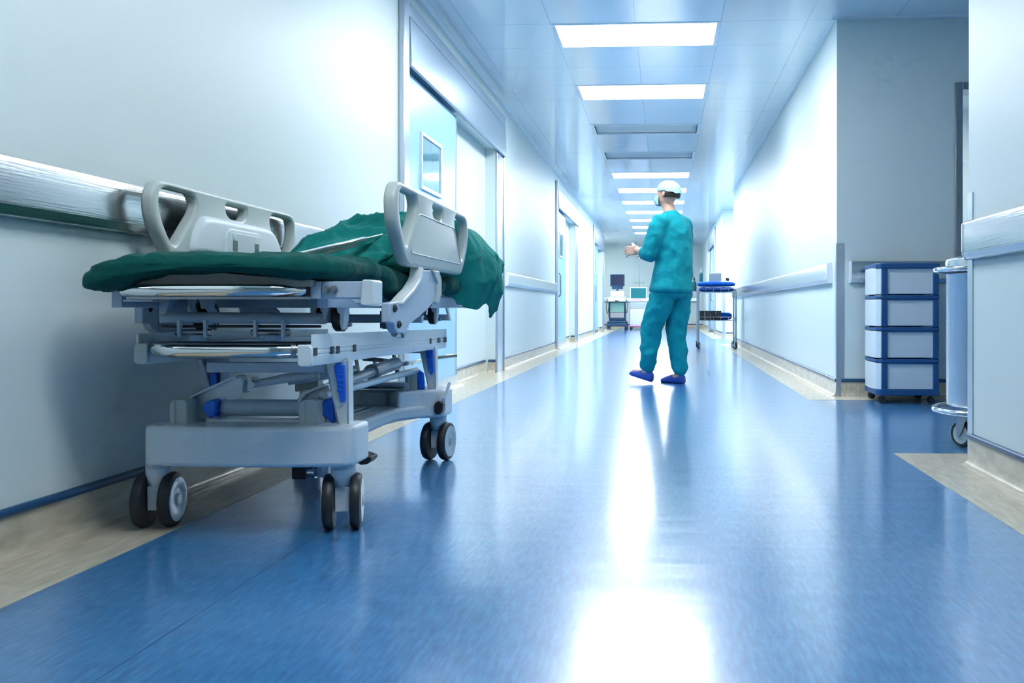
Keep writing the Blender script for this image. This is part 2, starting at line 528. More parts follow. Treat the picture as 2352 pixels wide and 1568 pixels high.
# beige border strips let into the floor
def strip(n, pts):
    m = MB(); m.prism(pts, 'z', -.02, .0012); struct(m.build('trim_%d' % n, M['beige'], smooth=False))
BL, BR = -1.345, .965
strip(1, [(XL - ND, YB), (BL, YB), (BL, YE - .25), (-2.3, YE - .25), (-2.3, LE), (XL - ND, LE)])
strip(2, [(BR, YB), (XR, YB), (XR, ALC0), (ALX, ALC0), (ALX, ALC0 + .245), (BR, ALC0 + .245)])
strip(3, [(BR, ALC1 - .24), (2.0, ALC1 - .24), (2.0, ALC1), (XR, ALC1), (XR, OP0), (BR, OP0)])
strip(4, [(BR, OP1 - .24), (ALX, OP1 - .24), (ALX, OP1), (XR, OP1), (XR, YE), (BR, YE)])
strip(5, [(BL, YE - .25), (BR, YE - .25), (BR, YE), (BL, YE)])
# pale ceiling edge angle
for k, (x0, x1, y0, y1) in enumerate([(XL, XL + .03, YB, LE), (XR - .03, XR, YB, ALC0), (XR - .03, XR, ALC1, OP0), (XR, ALX, ALC1 - .03, ALC1), (XR - .03, XR, OP1, YE)]):
    m = MB(); m.box(x0, x1, y0, y1, CZ - .012, CZ); struct(m.build('trim_%d' % (6 + k), M['white'], smooth=False))

# sliding doors ---------------------------------------------------
def sliding_door(n, xw, sgn, a, b, flip=False):
    """sgn = direction from the wall into the corridor"""
    X = lambda d: xw + sgn * d
    e = empty('door_%d' % n, (0, 0, 0)); struct(e)
    def bx(mm, d0, d1, y0, y1, z0, z1):
        mm.box(min(X(d0), X(d1)), max(X(d0), X(d1)), y0, y1, z0, z1)
    n0, n1 = a + .12, b - .34
    L1 = n0 + (n1 - n0) * .47
    if flip: l0, l1 = n0 + .95, n1 - .02
    else: l0, l1 = n0 + .01, L1
    m = MB(); bx(m, -.055, -.008, l0, l1, .03, 2.10)
    leaf = m.build('door_leaf', M['leaf'], e, bevel=.003)
    m = MB(); bx(m, -.01, .002, l0 + .005, l1 - .005, .035, .10); m.build('kick_plate', M['steel'], leaf)
    for yy in (l1 - .006,) if not flip else (l0 - .002,):
        m = MB(); bx(m, -.058, -.004, yy, yy + .01, .03, 2.10); m.build('edge_strip', M['steelv'], leaf)
    w0 = l0 + .38; w1 = w0 + .53
    if flip: w0, w1 = l0 + .5, l0 + 1.0
    m = MB()
    for r in ((w0, w1, 1.757, 1.78), (w0, w1, 1.40, 1.425), (w0, w0 + .022, 1.425, 1.757), (w1 - .022, w1, 1.425, 1.757)):
        bx(m, -.01, .006, *r)
    wf = m.build('window_frame', M['white'], e, bevel=.002)
    m = MB(); bx(m, -.012, -.003, w0 + .02, w1 - .02, 1.42, 1.76); m.build('window_pane', M['glass'], wf)
    hy = l0 + .10
    m = MB(); m.tube(arc([(X(-.01), hy, .78), (X(.05), hy, .80), (X(.05), hy, 1.13), (X(-.01), hy, 1.15)], .03), .013)
    m.build('door_handle', M['steeld'], e)
    # stainless surround
    m = MB(); bx(m, -.0, .035, a, n0, 0, 2.50); m.build('door_post', M['steelv'], e, bevel=.006)
    m = MB(); bx(m, -.0, .018, n1, b, 0, 2.14); bx(m, -.0, .03, b - .025, b, 0, 2.14); m.build('door_post', M['steelv'], e, bevel=.004)
    m = MB()
    prof = [(0, 2.125), (.036, 2.10), (.045, 2.112), (.047, 2.13), (.038, 2.405), (0, 2.405)]
    m.prism([(X(p), q) for p, q in prof], 'y', n0, b - .015); hd = m.build('header_cover', M['header'], e, ang=25)
    m = MB(); bx(m, 0, .036, n0, b - .015, 2.412, 2.50); m.build('header_strip', M['header'], e, bevel=.003)
    m = MB(); bx(m, -.0, .030, n0, b - .03, 2.40, 2.415); m.build('header_gap', M['dark'], e)
    m = MB(); bx(m, .0, .05, n0 + .02, L1 + .05, 0.001, .022); m.build('floor_track', M['white'], e, bevel=.004)
    return e
for k, (a, b) in enumerate(DOORS_L): sliding_door(k + 1, XL, 1, a, b)
sliding_door(4, XR, -1, DOOR_R[0], DOOR_R[1], flip=True)
# hinged door frame in the passage wall
e = struct(empty('door_5'))
m = MB(); m.box(1.997, 2.045, ALC1 - .02, ALC1 + .18, 0, 2.16); m.build('door_jamb', M['steeld'], e, bevel=.003)
m = MB(); m.box(2.745, 2.793, ALC1 - .02, ALC1 + .18, 0, 2.16); m.build('door_jamb', M['steeld'], e, bevel=.003)
m = MB(); m.box(2.045, 2.745, ALC1 - .02, ALC1 + .18, 2.11, 2.16); m.build('door_lintel', M['steeld'], e, bevel=.003)

# bumper rails -------------------------------------------------------
def rail(xw, sgn, a, b, z0, z1, label, ax='y', matl='steel'):
    prof = [(0, z0), (.024, z0), (.030, z0 + .003), (.041, z0 + .027), (.037, z0 + .028), (.037, z0 + .031), (.0402, z0 + .032), (.0402, z1 - .012), (.037, z1 - .005), (.030, z1), (0, z1)]
    m = MB(); m.prism([(xw + sgn * p, q) for p, q in prof], 'y' if ax == 'y' else 'x', a, b)
    o = m.build('bumper_rail', M[matl], ang=28)
    tag(o, label, 'wall rail')
    for t in (a, b):                                   # plastic end caps
        m = MB(); s = .012 if t == b else -.012
        q = [(xw + sgn * p * 1.04, z) for p, z in prof]
        m.prism(q, 'y' if ax == 'y' else 'x', min(t, t + s), max(t, t + s)); m.build('end_cap', M['white'], o, ang=28)
    return o
rail(XL, 1, YB + .1, 5.22, .832, .978, 'long brushed steel bumper rail on the left wall behind the stretcher')
rail(XL, 1, 8.90, 13.03, .835, .975, 'brushed steel bumper rail on the left wall between first and second sliding doors')
rail(XR, -1, YB + .1, 3.52, .797, .945, 'brushed steel bumper rail on the near right wall beside the picture edge')
rail(XR, -1, 6.42, OP0 - .12, .788, .935, 'long brushed steel bumper rail on the right wall behind the wire trolley')
rail(ALC1, -1, 1.29, 1.95, .785, .935, 'short steel bumper rail on the passage wall behind the drawer tower', ax='x')
rail(YE, -1, -2.2, XR - .1, .80, .95, 'grey bumper rail across the end wall of the corridor', ax='x')

def corner_guard(x, y, sx, sy, label, h=1.06):
    m = MB()
    m.box(min(x, x + sx * .05), max(x, x + sx * .05), min(y - sy * .004, y), max(y - sy * .004, y), .0, h)
    m.box(min(x - sx * .004, x), max(x - sx * .004, x), min(y - sy * .004, y + sy * .05), max(y - sy * .004, y + sy * .05), .0, h)
    m.sphere((x + sx * .025, y - sy * .004, h - .03), .004, 8, 6)
    m.sphere((x + sx * .025, y - sy * .004, .2), .004, 8, 6)
    return tag(m.build('corner_guard', M['steelv']), label, 'corner guard')
corner_guard(XR, ALC0, 1, -1, 'vertical steel corner guard on the near right wall end beside the steel bin')
corner_guard(XR, ALC1, 1, 1, 'vertical steel corner guard on the wall corner left of the drawer tower')
corner_guard(XR, OP1, 1, 1, 'vertical steel corner guard at the far opening behind the wire trolley')
corner_guard(XR, OP0, 1, -1, 'vertical steel corner guard on the near side of the far opening on the right')

# ceiling fixtures -----------------------------------------------------
ordn = ['first', 'second', 'third', 'fourth', 'fifth', 'sixth', 'seventh', 'eighth', 'ninth', 'tenth', 'eleventh', 'twelfth']
kk = 0
for i, ly in enumerate(lights):
    k = i - 4                       # 0 = first in view
    vis_lit = (k in (0, 1) or 4 <= k <= 10)
    is_lit = vis_lit or k in (-1, -3, 11)
    e = empty('ceiling_light', (-.2, ly + PD / 2, CZ)); w, d = .6, PD / 2
    fr = .028
    m = MB()
    for r in ((-w, w, -d, -d + fr), (-w, w, d - fr, d), (-w, -w + fr, -d + fr, d - fr), (w - fr, w, -d + fr, d - fr)):
        m.box(*r, -.004, .012)
    # recessed housing
    m.box(-w, w, -d, d, .10, .11); m.box(-w, -w + .004, -d, d, .012, .10); m.box(w - .004, w, -d, d, .012, .10)
    m.box(-w, w, -d, -d + .004, .012, .10); m.box(-w, w, d - .004, d, .012, .10)
    m.build('frame', M['white'], e, smooth=False)
    if is_lit:
        m = MB(); m.box(-w + fr, w - fr, -d + fr, d - fr, .0, .006); m.build('diffuser', M['dim' if k < 0 else 'lit'], e, smooth=False)
    else:
        for s in (-1, 0, 1):
            m = MB()
            # curved aluminium reflector trough
            y0 = -d + fr + (s + 1) * (2 * d - 2 * fr) / 3; wd = (2 * d - 2 * fr) / 3
            m.grid(lambda a, b: Vector((-w + .03 + b * (2 * w - .06), y0 + a * wd, .018 + .07 * math.sin(PI * a))), 12, 2)
            m.build('reflector', M['white'], e, recalc=False)
            m = MB(); m.cyl((-w + .06, y0 + wd / 2, .05), (w - .06, y0 + wd / 2, .05), .013); m.build('lamp_tube', M['white'], e)
    if k < 0:
        lab = ['unlit ceiling fixture behind the camera', 'dimmer ceiling light panel almost overhead of the camera', 'unlit recessed ceiling fixture just before the first lit one in view', 'ceiling light panel directly above the stretcher'][k + 4]
    elif is_lit:
        lab = ordn[kk] + ' glowing ceiling light panel counting from the top of the view'; kk += 1
    elif k == 2: lab = 'unlit recessed ceiling fixture with mirror reflectors, the nearer of the two'
    elif k == 3: lab = 'unlit recessed ceiling fixture with mirror reflectors, the farther of the two'
    else: lab = 'ceiling fixture close to the end wall'
    tag(e, lab, 'ceiling light', 'rectangular ceiling fixtures in a row')

e = empty('ceiling_light', (2.7, 7.6, CZ - .02))
m = MB(); m.box(-.6, .6, -.3, .3, -.012, .02); m.build('frame', M['white'], e)
m = MB(); m.box(-.57, .57, -.27, .27, -.018, -.012); m.build('diffuser', M['dim'], e)
tag(e, 'ceiling light in the room beyond the passage door at the right', 'ceiling light')
for loc, w_, lab in (((-1.98, 25.6, CZ), .25, 'narrow unseen ceiling light added in the left recess to brighten the end wall'), ((2.3, 16.8, CZ), .6, 'unseen ceiling light added to brighten the side passage behind the wire trolley')):  # hidden lamps added to brighten the end wall and the far side passage
    e = empty('ceiling_light', loc)
    m = MB(); m.box(-w_, w_, -.6, .6, -.012, .01); m.build('frame', M['white'], e)
    m = MB(); m.box(-w_ + .03, w_ - .03, -.57, .57, -.018, -.012); m.build('diffuser', M['lit'], e)
    tag(e, lab, 'ceiling light')

G = empty('hospital_stretcher', (-1.152, 2.43, 0), R(1.2))
tag(G, 'wheeled hospital stretcher with green mattress and grey-white side rails standing beside the left wall', 'stretcher')

# --- base cover: two deep cross beams joined by a low waisted tray
def ibeam(w, we, fr=0):
    c = .022
    half = [(w, .07), (w - .06, .10), (we + .02, .20), (we, .32), (we, .78), (we + .02, .90), (w - .06, 1.01), (w, 1.05)]
    pts = [(c, -.088), (c + .15, -.082), (c + .27, -.068), (c + w, -.05)] + [(c + a, b) for a, b in half] + [(c + w, 1.17), (c + .15, 1.19), (c - .15, 1.19), (c - w, 1.17)] + [(c - a, b) for a, b in half[::-1]] + [(c - w, -.05), (c - .27, -.068), (c - .15, -.082)]
    return pts
m = MB()
m.prism(ibeam(.288, .135), 'z', .183, .232)
c = .022
m.prism([(c, -.092), (c + .15, -.086), (c + .275, -.072), (c + .291, -.05), (c + .291, .075), (c - .291, .075), (c - .291, -.05), (c - .275, -.072), (c - .15, -.086)], 'z', .181, .291)
m.prism([(c - .291, 1.035), (c - .2, .995), (c - .16, .92), (c - .145, .90), (c - .12, .93), (c - .06, 1.03), (c + .06, 1.03), (c + .12, .93), (c + .145, .90), (c + .16, .92), (c + .2, .995), (c + .291, 1.035), (c + .291, 1.175), (c + .15, 1.195), (c - .15, 1.195), (c - .291, 1.175)], 'z', .181, .291)
m.build('base_cover', M['abs'], G, bevel=.016, seg=4, ang=30)
# ribs in the tray
for u in (.03, .07):
    m = MB(); m.box(u, u + .012, .2, .9, .232, .238); m.build('tray_rib', M['abs'], G, bevel=.003)

# --- casters
def caster(u, v, rz, name='caster'):
    e = empty(name, (u, v, 0), R(rz)); e.parent = G
    m = MB()
    m.lathe([(.030, .188), (.0335, .186), (.034, .166), (.0335, .165), (.034, .164), (.0335, .140), (.031, .128), (.024, .114), (.0195, .106), (.012, .100)], seg=28)
    m.prism([(-.0195, .118), (.0195, .118), (.0185, .052), (-.0185, .052)], 'y', -.030, .02)
    m.build('fork', M['abs'], e, bevel=.004, ang=30)
    m = MB(); m.cyl((-.05, 0, .076), (.05, 0, .076), .008); m.build('axle', M['steeld'], e)
    for s in (-1, 1):
        m = MB()
        m.mi = 0
        m.lathe([(.058, s * .021), (.072, s * .022), (.0760, s * .029), (.0762, s * .040), (.073, s * .048), (.064, s * .051), (.060, s * .0515)], (0, 0, .0765), 'x', 40)
        m.mi = 1
        m.lathe([(.061, s * .050), (.061, s * .0525), (.040, s * .0535), (.036, s * .0520), (.018, s * .0525), (.0175, s * .0545), (.0, s * .0548)], (0, 0, .0765), 'x', 40)
        m.mi = 2
        m.lathe([(.0145, s * .0540), (.0145, s * .0558), (.004, s * .056)], (0, 0, .0765), 'x', 20)
        m.build('wheel', [M['rubber'], M['hub'], M['steeld']], e, ang=35)
    m = MB(); m.lathe([(.016, .186), (.016, .20)]); m.build('swivel_neck', M['dark'], e)
    return e
caster(-.258, .0, 7); caster(.262, .0, 14); caster(.267, 1.12, -9); caster(-.25, 1.12, 4)

# fifth steering wheel with its lever under the waist
m = MB(); m.box(.005, .05, .28, .33, .080, .185); m.build('wheel_arm', M['dark'], G, bevel=.003)
m = MB(); m.prism([(.055, .183), (.11, .183), (.108, .09), (.098, .078), (.07, .085), (.055, .11)], 'y', .31, .322)
m.cyl((.085, .30, .105), (.085, .33, .105), .011); m.build('wheel_bracket', M['grey'], G)
m = MB(); m.tube([(.05, .30, .10), (.056, .30, .10), (.066, .30, .10)], .016); m.cyl((.068, .3, .1), (.074, .3, .1), .02); m.build('lever_pivot', M['chrome'], G)
m = MB(); m.lathe([(.045, -.013), (.058, -.011), (.060, 0), (.058, .011), (.045, .013)], (.10, .50, .0605), 'x', 30); m.build('steering_wheel', M['rubber'], G)
m = MB(); m.bar((.10, .33, .14), (.10, .50, .065), .02, .012); m.build('wheel_link', M['grey'], G)

# --- foot pedals
def pedal(p, stem0, name='pedal'):
    m = MB(); m.bar(stem0, p, .012, .022); o = m.build('pedal_arm', M['abs'], G, bevel=.002)
    m = MB()
    x, y, z = p
    m.prism([(-.028, -.004), (-.022, .008), (.0, .010), (.03, .0), (.03, -.010), (.018, -.022), (-.004, -.024), (-.022, -.012)], 'y', -.035, .035)
    k = m.build('pedal_pad', M['rubber'], o, bevel=.003)
    k.location = p
pedal((.21, .36, .142), (.11, .36, .172))
m = MB(); m.bar((.300, 1.02, .262), (.297, 1.02, .235), .012, .012)
m.prism([(.305, .258), (.318, .27), (.325, .268), (.341, .32), (.338, .323), (.33, .32), (.318, .285), (.308, .272)], 'y', 1.015, 1.025)
m.cyl((.315, 1.0, .264), (.315, 1.03, .264), .006); m.cyl((.303, 1.02, .264), (.322, 1.02, .264), .005)
br = m.build('brake_lever', M['white'], G)
m = MB(); m.prism([(.278, .232), (.284, .244), (.298, .249), (.314, .240), (.312, .212), (.302, .197), (.286, .196), (.278, .205)], 'y', 1.0, 1.045)
m.build('brake_pad', M['rubber'], br, bevel=.004)

# --- plinth blocks
def plinth(u, v, w=.046, h=.076, sh=0):
    m = MB(); p = [(-w / 2, 0), (-w / 2, h * .86), (-w * .38, h * .97), (-w * .2, h), (w * .25, h), (w * .43, h * .95), (w / 2, h * .8), (w / 2, 0)]
    m.prism([(u + a, .283 + b) for a, b in p], 'y', v - .03, v + .03)
    m.prism([(u - w / 2 - .001 + a, .281 + b) for a, b in ((0, 0), (0, h * .8), (.004, h * .95), (.016, h * 1.0), (.016, 0))], 'y', v - .034, v - .028)
    m.build('pivot_block', M['ivory'], G, bevel=.004, seg=3)
plinth(-.186, .0); plinth(.176, .0, .05); plinth(.18, 1.06); plinth(-.235, 1.06, .09)

# --- leg posts, channel section with blue release handles
def legpost(u, v, zt=.468):
    m = MB()
    m.prism([(u, zt), (u + .067, zt), (u + .069, .287), (u + .040, .287)], 'y', v, v + .006)
    m.prism([(u, zt), (u + .006, zt), (u + .046, .287), (u + .040, .287)], 'y', v, v + .045)
    m.prism([(u + .061, zt), (u + .067, zt), (u + .069, .287), (u + .063, .287)], 'y', v, v + .045)
    m.build('leg_post', M['grey'] if u < 0 else M['rail'], G, bevel=.002)
    m = MB()
    m.prism([(u + .030, zt - .018), (u + .036, zt - .010), (u + .050, zt - .008), (u + .060, zt - .016), (u + .063, .365), (u + .060, .352), (u + .050, .350), (u + .046, .364)], 'y', v - .010, v + .004)
    for k in range(4):
        z = zt - .045 - .014 * k
        m.box(u + .040, u + .061, v - .013, v - .009, z, z + .006)
    m.build('release_handle', M['bluep'], G, bevel=.003)
legpost(.212, -.01)
legpost(.204, 1.05, .46)
def legL():
    u, v = -.228, .15
    m = MB()
    m.prism([(u, .468), (u + .083, .468), (u + .083, .287), (u + .062, .287)], 'y', v + .03, v + .036)
    m.prism([(u, .468), (u + .012, .468), (u + .070, .287), (u + .058, .287)], 'y', v, v + .04)
    m.box(u + .071, u + .083, v + .0, v + .036, .287, .468)
    m.build('leg_post', M['grey'], G, bevel=.002)
    m = MB(); m.prism([(-.193, .405), (-.189, .417), (-.179, .421), (-.170, .416), (-.168, .39), (-.172, .368), (-.186, .368)], 'y', v + .005, v + .03); m.build('release_handle', M['bluep'], G, bevel=.003)
legL()
# blue crank covers beside the blocks
m = MB(); m.prism([(.195, .333), (.203, .352), (.225, .361), (.232, .33), (.238, .297), (.225, .289), (.207, .305), (.196, .318)], 'y', .012, .05); m.build('release_lever', M['bluep'], G, bevel=.005, seg=3)
m = MB(); m.prism([(-.136, .336), (-.13, .348), (-.109, .355), (-.101, .348), (-.100, .325), (-.105, .320), (-.104, .306), (-.118, .304), (-.134, .318)], 'y', .005, .047); m.build('release_lever', M['bluep'], G, bevel=.004)
m = MB(); m.prism([(.205, .29), (.232, .29), (.228, .355), (.205, .372)], 'y', 1.03, 1.05); m.build('release_lever', M['bluep'], G, bevel=.004)

# --- lower structure
m = MB(); m.box(-.126, .214, .005, .035, .431, .459); m.build('cross_bar', M['grey'], G, bevel=.002)
m = MB(); m.box(-.21, .21, 1.07, 1.10, .432, .462); m.build('cross_bar', M['steeld'], G, bevel=.002)
m = MB(); m.cyl((-.092, .05, .328), (.14, .05, .328), .0235, seg=28); m.cyl((-.096, .05, .328), (-.09, .05, .328), .0255, seg=28); m.build('torque_tube', M['grey'], G)
m = MB(); m.cyl((-.135, .03, .293), (.16, .03, .291), .0095); m.build('lower_tube', M['rail'], G)
m = MB(); m.prism([(-.205, .348), (-.192, .360), (-.064, .418), (-.05, .418), (-.039, .405), (-.043, .375), (-.049, .352), (-.088, .348), (-.092, .306), (-.135, .300), (-.162, .287), (-.199, .308), (-.208, .328)], 'y', .045, .053)
m.prism([(-.194, .358), (-.064, .418), (-.05, .418), (-.05, .412), (-.064, .411), (-.19, .352)], 'y', .025, .09)
lp = m.build('link_plate', M['rail'], G, bevel=.002)
m = MB(); m.cyl((-.182, .03, .338), (-.182, .05, .338), .0105); m.build('bolt', M['steeld'], lp)
m = MB(); m.cyl((-.055, .08, .385), (-.035, .08, .388), .018); m.box(-.036, -.022, .06, .10, .374, .410); m.cyl((-.02, .052, .393), (-.02, .08, .393), .010, seg=6)
m.tube([(-.02, .08, .393), (.03, .09, .402), (.062, .10, .408), (.15, .12, .418)], [.011, .012, .014, .014]); m.build('link_arm', M['rail'], G)
m = MB(); m.bar((.05, .14, .400), (.22, .2, .424), .03, .03); m.build('link_channel', M['grey'], G, bevel=.002)
m = MB(); m.prism([(.118, .345), (.124, .362), (.135, .374), (.196, .398), (.205, .37), (.20, .33), (.196, .285), (.13, .285)], 'y', .06, .075)
m.prism([(.118, .345), (.124, .362), (.135, .374), (.196, .398), (.199, .390), (.14, .366), (.128, .345)], 'y', .035, .11)
m.cyl((.112, .07, .33), (.125, .07, .33), .028); m.build('link_plate', M['rail'], G, bevel=.003)
# push rods running to the head end
m = MB(); m.cyl((.20, .02, .367), (.20, 1.04, .366), .0115); m.build('push_rod', M['rail'], G)
m = MB(); m.cyl((.15, .22, .372), (.15, .62, .388), .017, seg=24); m.cyl((.15, .62, .388), (.15, .92, .400), .024, seg=24)
o = m.build('gas_cylinder', M['rail'], G)
m = MB(); m.cyl((.15, .615, .388), (.15, .64, .3885), .028, seg=24); m.build('cylinder_collar', M['steeld'], o)
m = MB(); m.cyl((.12, .36, .398), (.12, .52, .400), .014); m.cyl((.12, .52, .400), (.12, .535, .400), .018); m.build('pump_rod', M['rail'], G)
m = MB(); m.bar((.165, .95, .395), (.215, 1.3, .40), .012, .014); m.bar((.2, 1.3, .40), (.27, 1.42, .405), .03, .014); m.build('side_lever', M['chrome'], G, bevel=.002)
m = MB(); m.bar((.03, .9, .42), (.19, 1.02, .395), .016, .016); m.build('link_arm', M['chrome'], G)
m = MB(); m.box(-.12, .17, .98, 1.05, .290, .322); m.build('head_plate', M['grey'], G, bevel=.004)
m = MB(); m.cyl((-.1, .97, .297), (.17, .97, .297), .012); m.build('lower_tube', M['chrome'], G)
for u in (-.02, .05, .13):
    m = MB(); m.bar((u, .95, .455), (u + .012, .97, .36), .010, .010); m.build('hanger_strut', M['steeld'], G)

# --- lower frame (tilted slightly down towards the head end)
TL = -.014
def fz(v, z): return z + TL * (v + .245)
for s in (-1, 1):
    m = MB()
    v0, v1 = (-.245 if s > 0 else -.15), 1.255
    du = 0 if s > 0 else .035
    prof = [(.235, .466), (.266, .466), (.270, .480), (.270, .492), (.268, .494), (.2705, .497), (.2705, .503), (.268, .505), (.270, .508), (.270, .545), (.265, .545), (.265, .518), (.235, .518)]
    A = [m.bm.verts.new((s * p + du, v0, fz(v0, q))) for p, q in prof]; B = [m.bm.verts.new((s * p + du, v1, fz(v1, q))) for p, q in prof]
    n = len(prof); m._f(A); m._f(B)
    for i in range(n): m._f([A[i], A[(i + 1) % n], B[(i + 1) % n], B[i]])
    sr = m.build('side_rail_bar', M['rail'], G, ang=20)
    m = MB(); m.prism([(s * a + du, b) for a, b in ((.234, .470), (.242, .464), (.264, .464), (.271, .472), (.271, .510), (.265, .519), (.234, .519))], 'y', v0 - .012, v0 + .002); m.build('end_cap', M['ivory'] if s < 0 else M['rail'], sr, bevel=.003)
    if s > 0:
        for v in (-.232, -.109, -.066, .071, .976, 1.105, 1.125, 1.215, 1.24):
            m = MB(); z = fz(v, .503)
            m.box(.269, .2725, v - .011, v + .011, z - .012, z + .008); m.build('slot_clip', M['dark'], sr, smooth=False)
for v in (.1, .55, 1.1):
    m = MB(); m.box(-.201, .236, v, v + .03, fz(v, .470), fz(v, .500)); m.build('frame_cross_bar', M['rail'], G, bevel=.002)
m = MB(); m.cyl((-.201, -.13, .512), (.236, -.13, .512), .011); m.build('frame_tube', M['steeld'], G)
m = MB(); m.tube(arc([(-.201, -.08, .503), (-.175, -.17, .503), (-.11, -.225, .5025), (.17, -.235, .5025), (.205, -.215, .503), (.236, -.2, .503)], .035), .0165, 18)
h = m.build('push_handle', M['chrome'], G)
for p, q in (((.20, -.22, .503), (.21, -.212, .503)), ((-.202, -.10, .503), (-.196, -.11, .503))):
    m = MB(); m.cyl(p, q, .019); m.build('handle_collar', M['steeld'], h)

# --- carriage between the frames
m = MB(); m.cyl((-.247, -.0, .585), (.205, .0, .582), .0155, seg=24); m.build('carriage_tube', M['grey'], G)
m = MB(); m.cyl((-.247, .0, .560), (.2, .0, .560), .004); m.build('carriage_rod', M['dark'], G)
m = MB(); m.prism([(-.251, .642), (-.216, .642), (-.232, .598), (-.244, .57), (-.251, .568)], 'y', -.012, .018); m.build('carriage_bracket', M['grey'], G, bevel=.002)
m = MB(); m.prism([(-.212, .642), (-.198, .642), (-.186, .60), (-.20, .60)], 'y', .06, .075); m.build('carriage_bracket', M['grey'], G, bevel=.002)
for a, b in ((-.195, -.121), (.019, .097)):
    for q in (a, b):
        m = MB(); m.prism([(q - .003, .578), (q + .006, .578), (q + .006, .534), (q + .002, .528), (q - .003, .532)], 'y', -.018, .012)
        lg = m.build('hinge_lug', M['rail'], G, bevel=.001)
    m = MB(); m.cyl((a - .012, -.003, .543), (a + .0, -.003, .543), .009); m.cyl((a, -.003, .543), (b, -.003, .543), .0085); m.cyl((b + .004, -.003, .543), (b + .017, -.003, .543), .0105, seg=6); m.build('hinge_pin', M['steeld'], lg)
    m = MB(); m.prism([(a + .034, .537), (a + .066, .537), (a + .060, .516), (a + .030, .516)], 'y', -.02, .02); m.build('hinge_block', M['grey'], lg, bevel=.002)
for a in (.33, .62):
    m = MB(); m.cyl((.09 + a * .05, .9, .548), (.15 + a * .05, .9, .548), .016); m.box(.085 + a * .05, .09 + a * .05, .88, .92, .535, .6); m.box(.15 + a * .05, .155 + a * .05, .88, .92, .535, .6); m.build('hinge_lug', M['steeld'], G)

def roller(u, v, r=.040, w=1.):
    m = MB()
    m.prism([(u - .034, .636), (u - .008, .636), (u - .028, .572), (u - .034, .572)], 'y', v - .018, v + .018)
    m.prism([(u + .0, .636), (u + .033, .636), (u + .026, .555), (u + .019, .548)], 'y', v - .018, v + .018)
    f = m.build('roller_fork', M['rail'], G, bevel=.002)
    m = MB(); m.mi = 0
    m.lathe([(.026, -.0145 * w), (r - .004, -.0145 * w), (r, -.010 * w), (r, .010 * w), (r - .004, .0145 * w), (.026, .0145 * w)], (u + .004, v + .02, .585), 'x', 30)
    m.mi = 1; m.lathe([(.026, -.009), (.026, .016 * w), (.012, .0165 * w), (.0, .0165 * w)], (u + .004, v + .02, .585), 'x', 24)
    m.build('roller_wheel', [M['rubber'], M['grey']], f)
    m = MB(); m.cyl((u + .018, v + .02, .566), (u + .036, v + .02, .566), .007, seg=6); m.build('bolt', M['steeld'], f)
roller(.237, .02); roller(.237, 1.12); roller(-.212, .15, .045, 1.5); roller(-.215, 1.12)
for s in (-1, 1):
    m = MB(); m.box(s * .27 - .014, s * .27 + .014, -.18, 1.62, .612, .655); m.build('top_frame_bar', M['grey'], G, bevel=.002)
for v, z0, z1 in ((.27, .612, .64), (.9, .612, .64), (1.5, .612, .64)):
    m = MB(); m.box(-.257, .257, v, v + .03, z0, z1); m.build('top_cross_bar', M['grey'], G, bevel=.002)
m = MB(); m.box(-.2, .33, .6, .63, .560, .585); m.build('carriage_cross_bar', M['grey'], G, bevel=.002)
m = MB(); m.box(-.2, .29, 1.2, 1.23, .560, .585); m.build('carriage_cross_bar', M['grey'], G, bevel=.002)
m = MB(); m.prism([(.277, .612), (.285, .612), (.297, .56), (.29, .56)], 'y', 1.2, 1.23); m.build('carriage_bracket', M['rail'], G)
m = MB(); m.prism([(-.26, .640), (-.168, .640), (-.117, .60), (-.117, .594), (-.249, .594)], 'y', .48, .49); gs = m.build('gusset_plate', M['grey'], G, bevel=.001)
m = MB(); m.cyl((-.238, .466, .621), (-.238, .49, .621), .008, seg=6); m.build('bolt', M['dark'], gs)

# --- foot-end handle bar and corner bracket
m = MB(); m.tube(arc([(-.262, .02, .654), (-.245, -.1, .654), (-.205, -.262, .654), (-.12, -.288, .654), (.1, -.290, .654), (.20, -.27, .655), (.268, -.2, .655)], .06, 8), .0155, 18); m.build('foot_handle', M['chrome'], G)
m = MB(); m.box(-.19, .27, -.272, -.255, .6325, .6385); m.box(-.205, -.13, -.26, -.2, .627, .631); m.build('handle_strip', M['steeld'], G)
m = MB()
m.box(.258, .285, -.235, -.18, .634, .678); m.box(.285, .395, -.228, -.18, .636, .678)
m.prism([(.285, .634), (.355, .634), (.37, .622), (.40, .622), (.40, .64), (.285, .64)], 'y', -.226, -.19)
cb = m.build('corner_bracket', M['grey'], G, bevel=.002)
m = MB(); m.prism([(.389, .622), (.392, .617), (.419, .615), (.423, .62), (.4235, .678), (.418, .682), (.394, .682)], 'y', -.245, -.17); m.build('bumper', M['rail'], cb, bevel=.005, seg=3)
for u in (.298, .318):
    m = MB(); m.cyl((u, -.229, .658), (u, -.235, .658), .0095, seg=16); m.cyl((u + .001, -.235, .657), (u + .001, -.241, .657), .0068, seg=6); m.build('bolt', M['steeld'], cb)

# --- mattress board with arched foot edge
m = MB()
arch = [(-.215, .668), (-.17, .680), (-.12, .691), (-.06, .699), (0, .700), (.06, .697), (.14, .690), (.27, .681), (.27, .664), (-.215, .664)]
m.prism(arch, 'y', -.262, .35); m.box(-.29, .29, .35, 1.62, .655, .672)
m.build('mattress_board', M['board'], G, ang=20)
m = MB(); m.box(-.21, .26, -.24, -.1, .640, .664); m.build('board_gap_shade', M['dark'], G)  # dark box stands in for the shaded gap beneath the board

